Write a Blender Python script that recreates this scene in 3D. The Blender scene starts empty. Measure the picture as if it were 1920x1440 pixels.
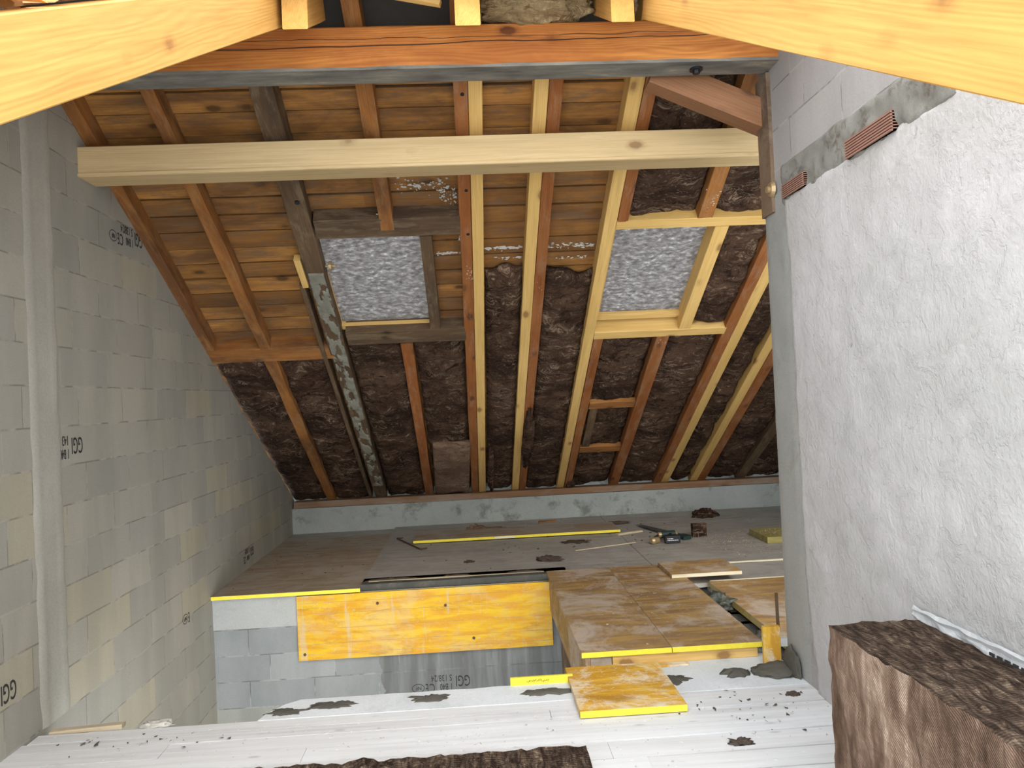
import bpy, bmesh, math, random
from mathutils import Vector, Matrix, noise
random.seed(7)
S = bpy.context.scene
COL = S.collection
PI = math.pi

# ------------------------------------------------------------------ camera, world, exposure
cam_d = bpy.data.cameras.new('camera')
cam_d.sensor_fit = 'HORIZONTAL'
cam_d.sensor_width = 36.0
cam_d.lens = 36.0 * 1450 / 1920
cam_d.clip_start = 0.02
cam = bpy.data.objects.new('camera', cam_d)
COL.objects.link(cam)
def cam_matrix(yaw, pitch, roll):
    cy, sy = math.cos(yaw), math.sin(yaw)
    cp, sp = math.cos(pitch), math.sin(pitch)
    cr, sr = math.cos(roll), math.sin(roll)
    A = Matrix(((1, 0, 0), (0, 0, 1), (0, 1, 0)))
    Ry = Matrix(((cy, 0, sy), (0, 1, 0), (-sy, 0, cy)))
    Rp = Matrix(((1, 0, 0), (0, cp, sp), (0, -sp, cp)))
    Rr = Matrix(((cr, -sr, 0), (sr, cr, 0), (0, 0, 1)))
    M = Rr @ Rp @ Ry @ A            # world -> (right, up, forward)
    r, u, f = Vector(M[0]), Vector(M[1]), Vector(M[2])
    return Matrix(((r.x, u.x, -f.x, 0), (r.y, u.y, -f.y, 0), (r.z, u.z, -f.z, 0), (0, 0, 0, 1)))
cam.matrix_world = cam_matrix(math.radians(-2.9587), math.radians(-0.8561), math.radians(2.6749))
S.camera = cam

world = bpy.data.worlds.new('World')
S.world = world
world.use_nodes = True
wn = world.node_tree
bg = wn.nodes['Background']
bg.inputs['Color'].default_value = (0.93, 0.97, 1.0, 1)
bg.inputs['Strength'].default_value = 3.0

# low veiled sun from behind the camera, through the opened roof
sun_d = bpy.data.lights.new('sun', 'SUN')
sun_d.energy = 0.8
sun_d.angle = math.radians(25)
sun_d.color = (1.0, 0.86, 0.66)
sun = bpy.data.objects.new('sun', sun_d)
COL.objects.link(sun)
sun.rotation_euler = Vector((-0.25, 1.0, -0.62)).to_track_quat('-Z', 'Y').to_euler()

S.view_settings.view_transform = 'Standard'
S.view_settings.look = 'None'
S.view_settings.gamma = 1.0
S.view_settings.use_curve_mapping = False
S.view_settings.exposure = 0.6

# ------------------------------------------------------------------ helpers
def tag(o, label=None, cat=None, group=None, kind=None):
    if label: o['label'] = label
    if cat: o['category'] = cat
    if group: o['group'] = group
    if kind: o['kind'] = kind
    return o

def link(name, me, parent=None):
    o = bpy.data.objects.new(name, me)
    COL.objects.link(o)
    if parent is not None: o.parent = parent
    return o

def obj(name, bm, mat, parent=None, smooth=False, matrix=None, recalc=True):
    if recalc: bmesh.ops.recalc_face_normals(bm, faces=bm.faces[:])
    me = bpy.data.meshes.new(name)
    bm.to_mesh(me); bm.free()
    for m in (mat if isinstance(mat, (list, tuple)) else [mat]): me.materials.append(m)
    if smooth:
        for p in me.polygons: p.use_smooth = True
    o = link(name, me, parent)
    if matrix is not None: o.matrix_world = matrix
    return o

def empty(name, loc):
    o = bpy.data.objects.new(name, None)
    COL.objects.link(o); o.location = loc
    o.empty_display_size = 0.05
    return o

def add_box(bm, x0, x1, y0, y1, z0, z1, M=None, mi=0):
    vs = [Vector((x, y, z)) for x in (x0, x1) for y in (y0, y1) for z in (z0, z1)]
    if M is not None: vs = [M @ v for v in vs]
    v = [bm.verts.new(p) for p in vs]
    for q in ((0, 1, 3, 2), (4, 6, 7, 5), (0, 4, 5, 1), (2, 3, 7, 6), (0, 2, 6, 4), (1, 5, 7, 3)):
        bm.faces.new([v[i] for i in q]).material_index = mi
    return v

def add_prism(bm, poly, h0, h1, to3=lambda a, b, h: Vector((a, b, h)), mi=0):
    lo = [bm.verts.new(to3(a, b, h0)) for a, b in poly]
    hi = [bm.verts.new(to3(a, b, h1)) for a, b in poly]
    n = len(poly)
    bm.faces.new(lo[::-1]).material_index = mi
    bm.faces.new(hi).material_index = mi
    for i in range(n):
        bm.faces.new([lo[i], lo[(i + 1) % n], hi[(i + 1) % n], hi[i]]).material_index = mi

def add_cyl(bm, p0, p1, r0, r1=None, seg=14):
    p0, p1 = Vector(p0), Vector(p1)
    r1 = r0 if r1 is None else r1
    d = (p1 - p0).normalized()
    a = d.orthogonal().normalized(); b = d.cross(a)
    A = [bm.verts.new(p0 + (a * math.cos(t) + b * math.sin(t)) * r0) for t in [2 * PI * i / seg for i in range(seg)]]
    B = [bm.verts.new(p1 + (a * math.cos(t) + b * math.sin(t)) * r1) for t in [2 * PI * i / seg for i in range(seg)]]
    bm.faces.new(A[::-1]); bm.faces.new(B)
    for i in range(seg): bm.faces.new([A[i], A[(i + 1) % seg], B[(i + 1) % seg], B[i]])

TH = math.radians(29.6)
CT, ST = math.cos(TH), math.sin(TH)
C0 = 3.632
def RP(x, v, off=0.0):      # far slope: x along the ridge, v down the slope, off above the rafter undersides
    return Vector((x, v * CT + (C0 + off) * ST, -v * ST + (C0 + off) * CT))
NA = -0.29
def NP(x, y, off=0.0):      # near slope by horizontal distance y
    return Vector((x, y - off * ST, NA + ST / CT * y + off * CT))

def timber(name, p0, p1, w, h, up, mat, parent=None, seg=14, wob=0.0, bev=0.003, seed=0, twist=0.0, notch=None):
    """timber whose long axis is local X; p0,p1 are centres of the lower face, h along up."""
    p0, p1, up = Vector(p0), Vector(p1), Vector(up)
    L = (p1 - p0).length
    ax = (p1 - p0).normalized()
    side = up.cross(ax).normalized(); up = ax.cross(side).normalized()
    M = Matrix(((ax.x, side.x, up.x, p0.x), (ax.y, side.y, up.y, p0.y), (ax.z, side.z, up.z, p0.z), (0, 0, 0, 1)))
    bm = bmesh.new()
    b = min(bev, w / 4, h / 4)
    prof = [(-w/2 + b, 0), (w/2 - b, 0), (w/2, b), (w/2, h - b), (w/2 - b, h), (-w/2 + b, h), (-w/2, h - b), (-w/2, b)]
    rings = []
    for i in range(seg + 1):
        t = i / seg * L
        ring = []
        for k, (a, c) in enumerate(prof):
            n1 = noise.noise(Vector((t * 1.7, k * 3.1 + seed, seed * 1.3))) * wob
            n2 = noise.noise(Vector((t * 2.3 + 9, k * 2.2, seed * 2.1))) * wob
            ring.append(bm.verts.new((t, a + n1, c + n2 * (0.6 if c > b else 1))))
        rings.append(ring)
    for i in range(seg):
        for k in range(8):
            k2 = (k + 1) % 8
            bm.faces.new([rings[i][k], rings[i][k2], rings[i+1][k2], rings[i+1][k]])
    bm.faces.new(rings[0][::-1]); bm.faces.new(rings[-1])
    o = obj(name, bm, mat, None, matrix=M)
    if parent is not None:
        bpy.context.view_layer.update()
        o.parent = parent
        o.matrix_parent_inverse = parent.matrix_world.inverted()
    return o

# ------------------------------------------------------------------ materials
class NT:
    def __init__(s, name, rough=0.8, spec=0.3):
        s.m = bpy.data.materials.new(name); s.m.use_nodes = True
        s.t = s.m.node_tree; s.b = s.t.nodes['Principled BSDF']
        s.b.inputs['Roughness'].default_value = rough
        s.b.inputs['Specular IOR Level'].default_value = spec
    def n(s, typ, **kw):
        nd = s.t.nodes.new('ShaderNode' + typ)
        for k, v in kw.items():
            if k in nd.inputs: s.set(nd.inputs[k], v)
            else: setattr(nd, k, v)
        return nd
    def set(s, inp, v):
        if isinstance(v, bpy.types.NodeSocket): s.t.links.new(v, inp)
        else:
            if isinstance(v, tuple) and len(v) == 3 and inp.type == 'RGBA': v = v + (1,)
            inp.default_value = v
    def coord(s, scale=(1, 1, 1), rnd=True, loc=(0, 0, 0)):
        tc = s.n('TexCoord')
        src = tc.outputs['Object']
        if rnd:
            oi = s.n('ObjectInfo')
            mu = s.n('VectorMath', operation='SCALE'); s.set(mu.inputs[0], (31.0, 17.0, 23.0)); s.set(mu.inputs['Scale'], oi.outputs['Random'])
            ad = s.n('VectorMath', operation='ADD'); s.set(ad.inputs[0], src); s.set(ad.inputs[1], mu.outputs[0])
            src = ad.outputs[0]
        mp = s.n('Mapping'); s.set(mp.inputs['Vector'], src); mp.inputs['Scale'].default_value = scale; mp.inputs['Location'].default_value = loc
        return mp.outputs[0]
    def noise(s, vec, scale, detail=4, rough=0.55, dist=0.0):
        nd = s.n('TexNoise'); s.set(nd.inputs['Vector'], vec)
        nd.inputs['Scale'].default_value = scale; nd.inputs['Detail'].default_value = detail
        nd.inputs['Roughness'].default_value = rough; nd.inputs['Distortion'].default_value = dist
        return nd.outputs['Fac']
    def ramp(s, fac, stops, interp='LINEAR'):
        r = s.n('ValToRGB'); s.set(r.inputs['Fac'], fac)
        cr = r.color_ramp; cr.interpolation = interp
        while len(cr.elements) < len(stops): cr.elements.new(0.5)
        for e, (p, c) in zip(cr.elements, stops):
            e.position = p
            e.color = (c, c, c, 1) if isinstance(c, (int, float)) else tuple(c) + (1,)
        return r.outputs['Color']
    def mix(s, fac, a, b, mode='MIX'):
        m = s.n('Mix', data_type='RGBA', blend_type=mode)
        s.set(m.inputs[0], fac); s.set(m.inputs[6], a); s.set(m.inputs[7], b)
        return m.outputs[2]
    def math(s, op, a, b=None, c=None):
        m = s.n('Math', operation=op); s.set(m.inputs[0], a)
        if b is not None: s.set(m.inputs[1], b)
        if c is not None: s.set(m.inputs[2], c)
        return m.outputs[0]
    def bump(s, h, strength=0.4, dist=0.01, prev=None):
        b = s.n('Bump'); s.set(b.inputs['Height'], h)
        b.inputs['Strength'].default_value = strength; b.inputs['Distance'].default_value = dist
        if prev is not None: s.set(b.inputs['Normal'], prev)
        return b.outputs[0]
    def out(s, col, nrm=None):
        s.set(s.b.inputs['Base Color'], col)
        if nrm is not None: s.set(s.b.inputs['Normal'], nrm)
        return s.m

def wood(name, light, dark, knot, stain=None, stain_amt=0.5, dust=None, dust_amt=0.4, rough=0.7, rings=9, crack=False, grain=0.55, island=0.0, pitch=0.011, knots=0.8):
    N = NT(name, rough)
    v = N.coord((1, 1, 1))
    sp = N.n('SeparateXYZ'); N.set(sp.inputs[0], v)
    va = N.coord((0.55, 6, 6))
    warp = N.noise(va, 1.0, 3, 0.5, 0.3)
    cross = N.math('ADD', sp.outputs['Y'], N.math('MULTIPLY', sp.outputs['Z'], 0.8))
    g = N.math('SINE', N.math('ADD', N.math('MULTIPLY', cross, 2 * PI / pitch), N.math('MULTIPLY', warp, rings * 2 * PI)))
    g = N.math('MULTIPLY_ADD', g, 0.5, 0.5)
    v2 = N.coord((2.0, 55, 55))
    fine = N.noise(v2, 1.0, 4, 0.65)
    broad = N.noise(N.coord((0.8, 7, 7)), 1.3, 4, 0.6)
    c = N.mix(N.math('MULTIPLY', N.math('MULTIPLY', g, broad), grain * 1.5), light, dark)
    c = N.mix(N.ramp(broad, [(0.38, 0.0), (0.68, 0.55)]), c, dark)
    c = N.mix(N.ramp(fine, [(0.45, 0.0), (0.75, 0.5)]), c, tuple(x * 0.7 for x in dark))
    if island:
        geo = N.n('NewGeometry')
        c = N.mix(N.math('MULTIPLY', geo.outputs['Random Per Island'], island), c, tuple(x * 0.42 for x in dark))
    vk = N.coord((2.6, 5.0, 5.0))
    vo = N.n('TexVoronoi'); N.set(vo.inputs['Vector'], vk); vo.inputs['Scale'].default_value = 1.0
    kd = N.math('MULTIPLY_ADD', N.noise(v, 40, 2, 0.5), 0.05, N.math('SUBTRACT', vo.outputs['Distance'], 0.025))
    k = N.ramp(kd, [(0.0, 1.0), (0.085, 1.0), (0.13, 0.35), (0.2, 0.0)])
    c = N.mix(N.math('MULTIPLY', k, knots), c, knot)
    if stain is not None:
        f = N.ramp(N.noise(N.coord((0.9, 3.0, 3.0)), 1.5, 6, 0.65, 0.3), [(0.42, 0), (0.62, stain_amt)])
        c = N.mix(f, c, stain)
    if dust is not None:
        f = N.ramp(N.noise(N.coord((1.5, 6, 6)), 2.3, 7, 0.7, 0.2), [(0.5, 0), (0.6, dust_amt)])
        c = N.mix(f, c, dust)
    h = N.math('ADD', N.math('MULTIPLY', fine, 0.6), N.math('MULTIPLY', g, 0.25))
    if crack:      # two long drying cracks running with the grain
        tc = N.n('TexCoord'); so = N.n('SeparateXYZ'); N.set(so.inputs[0], tc.outputs['Object'])
        for (z0, am, w, fq) in ((0.118, 0.10, 0.0030, 0.9), (0.150, 0.07, 0.0016, 1.7)):
            cx = N.n('CombineXYZ'); N.set(cx.inputs[0], N.math('MULTIPLY', so.outputs['X'], fq)); cx.inputs[1].default_value = z0 * 40
            lw = N.noise(cx.outputs[0], 1.0, 4, 0.45)
            zc = N.math('MULTIPLY_ADD', N.math('SUBTRACT', lw, 0.5), am, z0)
            d = N.math('ABSOLUTE', N.math('SUBTRACT', so.outputs['Z'], zc))
            wv = N.math('MULTIPLY', N.noise(cx.outputs[0], 2.3, 2, 0.5), w * 2.2)
            cm = N.ramp(N.math('DIVIDE', d, wv), [(0.0, 1.0), (0.7, 1.0), (1.0, 0.0)])
            c = N.mix(N.math('MULTIPLY', cm, 0.92), c, (0.02, 0.01, 0.006))
            h = N.math('SUBTRACT', h, N.math('MULTIPLY', cm, 2.0))
    return N.out(c, N.bump(h, 0.4, 0.003))

M_pale = wood('new_spruce', (0.78, 0.52, 0.19), (0.60, 0.36, 0.10), (0.24, 0.11, 0.04), grain=0.4)
M_purlin = wood('planed_spruce', (0.70, 0.53, 0.29), (0.58, 0.41, 0.20), (0.24, 0.12, 0.05), grain=0.35)
M_yellowwood = wood('fresh_cut_spruce', (0.60, 0.325, 0.088), (0.46, 0.23, 0.05), (0.26, 0.115, 0.03), grain=0.45, pitch=0.014)
M_red = wood('old_red_timber', (0.33, 0.11, 0.028), (0.19, 0.06, 0.016), (0.04, 0.016, 0.008), stain=(0.36, 0.16, 0.055), stain_amt=0.45, dust=(0.42, 0.30, 0.2), dust_amt=0.22)
M_orange = wood('old_orange_timber', (0.43, 0.18, 0.045), (0.24, 0.09, 0.024), (0.05, 0.022, 0.01), stain=(0.10, 0.045, 0.022), stain_amt=0.75, dust=(0.42, 0.26, 0.12), dust_amt=0.25)
M_greyold = wood('weathered_brown_timber', (0.17, 0.105, 0.055), (0.09, 0.055, 0.03), (0.02, 0.014, 0.009), stain=(0.055, 0.035, 0.024), stain_amt=0.7, dust=(0.25, 0.19, 0.12), dust_amt=0.4)
M_plate = wood('dusty_brown_plate', (0.27, 0.145, 0.07), (0.16, 0.085, 0.045), (0.06, 0.03, 0.02), stain=(0.30, 0.25, 0.2), stain_amt=0.6)
M_ridge = wood('varnished_ridge_timber', (0.62, 0.25, 0.055), (0.33, 0.10, 0.02), (0.06, 0.02, 0.008), stain=(0.28, 0.075, 0.016), stain_amt=0.6, rings=16, crack=True, grain=0.75, pitch=0.013, knots=0.95)
M_sheath = wood('old_sheathing', (0.54, 0.26, 0.065), (0.31, 0.135, 0.036), (0.035, 0.016, 0.008), stain=(0.10, 0.047, 0.02), stain_amt=0.75, dust=(0.16, 0.10, 0.06), dust_amt=0.6, island=0.75)

def mat_ridge_under():
    N = NT('grey_mortar_stained_timber', 0.9)
    v = N.coord((1.2, 5, 5))
    c = N.ramp(N.noise(v, 2.2, 6, 0.62, 0.3), [(0.3, (0.10, 0.095, 0.085)), (0.52, (0.20, 0.19, 0.165)), (0.62, (0.27, 0.25, 0.21)), (0.68, (0.5, 0.38, 0.22))])
    return N.out(c, N.bump(N.noise(v, 8, 5), 0.4, 0.004))
M_under = mat_ridge_under()

def block_mat(name, base, tint, axis, L=0.535, H=0.211, v0=-0.05, u0=0.0, mortar=(0.42, 0.41, 0.38), dark=0.6, wet=None):
    N = NT(name, 0.92, 0.15)
    tc = N.n('TexCoord')
    sp = N.n('SeparateXYZ'); N.set(sp.inputs[0], tc.outputs['Object'])
    u = sp.outputs[axis]; v = sp.outputs['Z']
    wob = N.noise(tc.outputs['Object'], 2.5, 3, 0.5)
    vv = N.math('DIVIDE', N.math('SUBTRACT', N.math('MULTIPLY_ADD', wob, 0.010, v), v0 + 0.005), H)
    row = N.math('FLOOR', vv)
    wr = N.n('TexWhiteNoise', noise_dimensions='1D'); N.set(wr.inputs['W'], row)
    par = N.math('MULTIPLY', N.math('MODULO', N.math('ABSOLUTE', row), 2.0), 0.42)
    uu = N.math('ADD', N.math('DIVIDE', N.math('SUBTRACT', N.math('MULTIPLY_ADD', wob, 0.012, u), u0), L), N.math('ADD', par, N.math('MULTIPLY', wr.outputs['Value'], 0.22)))
    cell = N.math('FLOOR', uu)
    fu = N.math('FRACT', uu); fv = N.math('FRACT', vv)
    du = N.math('MULTIPLY', N.math('MINIMUM', fu, N.math('SUBTRACT', 1.0, fu)), L)
    dv = N.math('MULTIPLY', N.math('MINIMUM', fv, N.math('SUBTRACT', 1.0, fv)), H)
    gap = N.noise(tc.outputs['Object'], 5.0, 4, 0.6)
    th = N.math('MULTIPLY_ADD', gap, 0.016, -0.002)
    mu = N.ramp(N.math('DIVIDE', du, N.math('MULTIPLY', th, 0.8)), [(0.6, 1.0), (1.0, 0.0)])
    mv = N.ramp(N.math('DIVIDE', dv, th), [(0.6, 1.0), (1.0, 0.0)])
    mo = N.math('MAXIMUM', mu, mv)
    wc = N.n('TexWhiteNoise', noise_dimensions='2D')
    cb = N.n('CombineXYZ'); N.set(cb.inputs[0], cell); N.set(cb.inputs[1], row); N.set(wc.inputs['Vector'], cb.outputs[0])
    c = N.mix(wc.outputs['Value'], base, tint)
    w2 = N.math('FRACT', N.math('MULTIPLY', wc.outputs['Value'], 7.31))
    c = N.mix(N.math('MULTIPLY', w2, 0.22), c, (base[0] * dark, base[1] * dark, base[2] * dark))
    c = N.mix(N.math('MULTIPLY', N.math('GREATER_THAN', N.math('FRACT', N.math('MULTIPLY', wc.outputs['Value'], 13.7)), 0.86), 0.45), c, (tint[0] * 1.12, tint[1] * 1.06, tint[2] * 0.8))
    sm = N.noise(tc.outputs['Object'], 3.0, 6, 0.65)
    c = N.mix(N.ramp(sm, [(0.35, 0.0), (0.7, 0.35)]), c, mortar)
    sp2 = N.noise(tc.outputs['Object'], 160, 2, 0.7)
    c = N.mix(N.ramp(sp2, [(0.4, 0.0), (0.75, 0.25)]), c, (base[0] * 0.55, base[1] * 0.55, base[2] * 0.55))
    smv = N.n('Mapping'); N.set(smv.inputs['Vector'], tc.outputs['Object']); smv.inputs['Scale'].default_value = (3.5, 3.5, 0.8)
    c = N.mix(N.ramp(N.noise(smv.outputs[0], 1.0, 4, 0.55), [(0.42, 0.0), (0.62, 0.3)]), c, (base[0] * 0.62, base[1] * 0.64, base[2] * 0.62))
    jc = N.mix(N.ramp(gap, [(0.44, 0.0), (0.54, 1.0)]), (base[0] * 0.36, base[1] * 0.36, base[2] * 0.35), mortar)
    c = N.mix(N.math('MULTIPLY', mo, 0.55), c, jc)
    if wet is not None:
        m = N.n('Mapping'); N.set(m.inputs['Vector'], tc.outputs['Object']); m.inputs['Scale'].default_value = (14, 14, 1.2)
        st = N.noise(m.outputs[0], 1.0, 4, 0.6)
        mask = N.ramp(N.math('ADD', u, N.math('MULTIPLY', sm, 0.3)), [(0.0, 0.0), (1.0, 1.0)])
        g = N.math('GREATER_THAN', N.math('MULTIPLY_ADD', sm, 0.25, u), wet)
        c = N.mix(N.math('MULTIPLY', g, N.ramp(st, [(0.35, 0.25), (0.6, 0.75)])), c, (0.11, 0.11, 0.105))
    h = N.math('ADD', N.math('MULTIPLY', sp2, 0.25), N.math('MULTIPLY', sm, 0.6))
    h = N.math('SUBTRACT', h, N.math('MULTIPLY', mo, N.math('MULTIPLY_ADD', gap, -2.2, 1.3)))
    return N.out(c, N.bump(h, 0.6, 0.008))
M_blockL = block_mat('left_wall_blocks', (0.36, 0.345, 0.305), (0.44, 0.41, 0.34), 'Y', u0=4.477, mortar=(0.40, 0.38, 0.33))
M_blockS = block_mat('stair_wall_blocks', (0.235, 0.25, 0.255), (0.32, 0.335, 0.335), 'X', mortar=(0.34, 0.35, 0.345), L=0.52, H=0.211, v0=-2.22, u0=-0.107, wet=-0.73)
M_blockR = block_mat('right_wall_blocks', (0.36, 0.345, 0.35), (0.42, 0.40, 0.40), 'Y', u0=3.3, v0=1.11)

def concrete(name, a, b, blot=None, blot_amt=0.6, rough=0.9, sc=1.0, bump=0.4, rnd=False):
    N = NT(name, rough, 0.2)
    v = N.coord((sc, sc, sc), rnd)
    n1 = N.noise(v, 2.2, 7, 0.62, 0.1)
    c = N.mix(N.ramp(n1, [(0.3, 0), (0.7, 1)]), a, b)
    if blot is not None:
        f = N.ramp(N.noise(v, 3.6, 7, 0.68, 0.3), [(0.54, 0), (0.66, blot_amt)])
        c = N.mix(f, c, blot)
    n2 = N.noise(v, 90, 3, 0.7)
    c = N.mix(N.ramp(n2, [(0.45, 0), (0.8, 0.3)]), c, tuple(x * 0.5 for x in a))
    return N.out(c, N.bump(N.math('ADD', N.math('MULTIPLY', n2, 0.3), n1), bump, 0.008))
M_col = concrete('cast_concrete', (0.37, 0.355, 0.31), (0.45, 0.43, 0.375), rough=0.92)
M_colR = concrete('cast_concrete_grey', (0.30, 0.305, 0.29), (0.38, 0.38, 0.36), blot=(0.2, 0.19, 0.17), blot_amt=0.4)
M_rust = concrete('brown_stained_post', (0.17, 0.105, 0.065), (0.25, 0.19, 0.135), blot=(0.08, 0.05, 0.035), blot_amt=0.7)
M_knee = concrete('old_cast_concrete', (0.30, 0.325, 0.31), (0.40, 0.42, 0.40), blot=(0.13, 0.14, 0.12), blot_amt=0.75)
M_ring = concrete('fresh_ring_beam', (0.36, 0.37, 0.36), (0.43, 0.435, 0.42), blot=(0.3, 0.31, 0.3), blot_amt=0.5)
M_band = concrete('rough_mortar_band', (0.20, 0.20, 0.18), (0.28, 0.275, 0.25), blot=(0.10, 0.075, 0.06), blot_amt=0.8, bump=1.0, sc=2.5)
M_wet = concrete('wet_mortar', (0.085, 0.08, 0.068), (0.135, 0.125, 0.105), sc=3, bump=0.9, rnd=True)
M_darkslab = concrete('damp_slab_edge', (0.06, 0.062, 0.056), (0.10, 0.10, 0.09), blot=(0.2, 0.17, 0.14), blot_amt=0.3, sc=2)
M_mortartop = concrete('pale_levelled_mortar', (0.62, 0.65, 0.68), (0.74, 0.77, 0.80), blot=(0.5, 0.53, 0.55), blot_amt=0.5)

def mat_plaster():
    N = NT('white_lime_plaster', 0.75, 0.35)
    v = N.coord((1, 1, 1), False)
    n1 = N.noise(v, 1.4, 6, 0.6, 0.2)
    c = N.mix(N.ramp(n1, [(0.35, 0), (0.65, 1)]), (0.42, 0.415, 0.405), (0.51, 0.50, 0.505))
    n3 = N.noise(v, 5, 8, 0.66, 0.25)
    c = N.mix(N.ramp(n3, [(0.54, 0), (0.72, 0.22)]), c, (0.72, 0.71, 0.72))
    sp = N.ramp(N.noise(v, 11, 4, 0.5), [(0.73, 0), (0.77, 0.6)])
    c = N.mix(sp, c, (0.22, 0.21, 0.2))
    n2 = N.noise(v, 45, 4, 0.6, 0.3)
    ridg = N.ramp(N.math('ABSOLUTE', N.math('SUBTRACT', n3, 0.52)), [(0.0, 1.0), (0.03, 0.0)])
    h = N.math('ADD', N.math('MULTIPLY', n2, 0.45), N.math('ADD', N.math('MULTIPLY', n3, 1.3), N.math('MULTIPLY', ridg, 0.12)))
    return N.out(c, N.bump(h, 0.85, 0.010))
M_plaster = mat_plaster()

def mat_wool(name, base, light, dark, sc=1.0, stretch=(1, 1, 1), bump=0.9):
    N = NT(name, 0.95, 0.1)
    v = N.coord(tuple(sc * s for s in stretch))
    warp = N.n('TexNoise'); N.set(warp.inputs['Vector'], v); warp.inputs['Scale'].default_value = 3.5; warp.inputs['Detail'].default_value = 3
    ad = N.n('VectorMath', operation='MULTIPLY_ADD'); N.set(ad.inputs[0], warp.outputs['Color']); N.set(ad.inputs[1], (0.45, 0.45, 0.45)); N.set(ad.inputs[2], v)
    w = ad.outputs[0]
    mp = N.n('Mapping'); N.set(mp.inputs['Vector'], w); mp.inputs['Scale'].default_value = (1.0, 3.6, 3.6)
    f1 = N.noise(mp.outputs[0], 4.0, 7, 0.70, 0.6)
    f2 = N.noise(w, 2.2, 5, 0.6)
    c = N.ramp(f1, [(0.34, dark), (0.50, base), (0.58, base), (0.70, light)])
    c = N.mix(N.ramp(f2, [(0.42, 0.0), (0.60, 0.7)]), c, dark)
    f3 = N.noise(mp.outputs[0], 2.2, 5, 0.62, 1.2)
    thin = N.ramp(N.math('ABSOLUTE', N.math('SUBTRACT', f3, 0.5)), [(0.0, 0.75), (0.006, 0.5), (0.02, 0.0)])
    gate = N.ramp(N.noise(v, 3.0, 3, 0.5), [(0.48, 0.0), (0.6, 1.0)])
    c = N.mix(N.math('MULTIPLY', thin, gate), c, light)
    wv = N.noise(mp.outputs[0], 16.0, 4, 0.7, 0.4)
    c = N.mix(N.ramp(wv, [(0.58, 0.0), (0.68, 0.45)]), c, light)
    return N.out(c, N.bump(N.math('ADD', f1, N.math('MULTIPLY', wv, 0.6)), bump, 0.04))
M_wool = mat_wool('brown_mineral_wool', (0.115, 0.066, 0.042), (0.46, 0.335, 0.235), (0.020, 0.011, 0.008))
M_woolpale = mat_wool('pale_brown_mineral_wool', (0.31, 0.20, 0.135), (0.55, 0.41, 0.30), (0.15, 0.09, 0.06))
M_woolridge = mat_wool('yellowed_mineral_wool', (0.55, 0.41, 0.22), (0.8, 0.66, 0.42), (0.22, 0.14, 0.065), sc=1.6)

def mat_wool_slab():
    N = NT('cut_mineral_wool_slab', 0.95, 0.1)
    geo = N.n('NewGeometry')
    tc = N.n('TexCoord')
    sp = N.n('SeparateXYZ'); N.set(sp.inputs[0], tc.outputs['Object'])
    v = N.coord((1, 1, 1))
    n1 = N.noise(v, 2.2, 7, 0.66, 0.6)
    mp = N.n('Mapping'); N.set(mp.inputs['Vector'], v); mp.inputs['Scale'].default_value = (6, 6, 1.6)
    n2 = N.noise(mp.outputs[0], 2.5, 6, 0.65, 0.6)
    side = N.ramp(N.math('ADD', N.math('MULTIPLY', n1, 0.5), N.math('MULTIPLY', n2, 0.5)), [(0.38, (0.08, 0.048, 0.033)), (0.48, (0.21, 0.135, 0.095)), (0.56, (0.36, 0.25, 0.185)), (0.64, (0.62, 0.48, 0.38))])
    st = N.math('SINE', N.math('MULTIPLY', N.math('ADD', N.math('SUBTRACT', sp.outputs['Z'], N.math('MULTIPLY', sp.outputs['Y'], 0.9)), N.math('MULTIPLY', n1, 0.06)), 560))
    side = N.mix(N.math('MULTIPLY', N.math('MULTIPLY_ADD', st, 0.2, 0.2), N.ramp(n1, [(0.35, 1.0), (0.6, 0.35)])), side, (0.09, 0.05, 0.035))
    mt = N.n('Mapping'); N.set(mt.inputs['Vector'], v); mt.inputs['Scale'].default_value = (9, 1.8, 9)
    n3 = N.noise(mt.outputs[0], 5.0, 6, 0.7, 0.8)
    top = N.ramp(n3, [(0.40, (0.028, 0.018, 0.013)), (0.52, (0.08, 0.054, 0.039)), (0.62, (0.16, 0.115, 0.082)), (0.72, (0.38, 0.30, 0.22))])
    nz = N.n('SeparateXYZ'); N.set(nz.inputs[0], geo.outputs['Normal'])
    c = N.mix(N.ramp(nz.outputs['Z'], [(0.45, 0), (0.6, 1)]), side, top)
    h = N.math('ADD', N.math('ADD', n3, n2), N.math('MULTIPLY', st, 0.12))
    return N.out(c, N.bump(h, 0.8, 0.02))
M_slab = mat_wool_slab()

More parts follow.
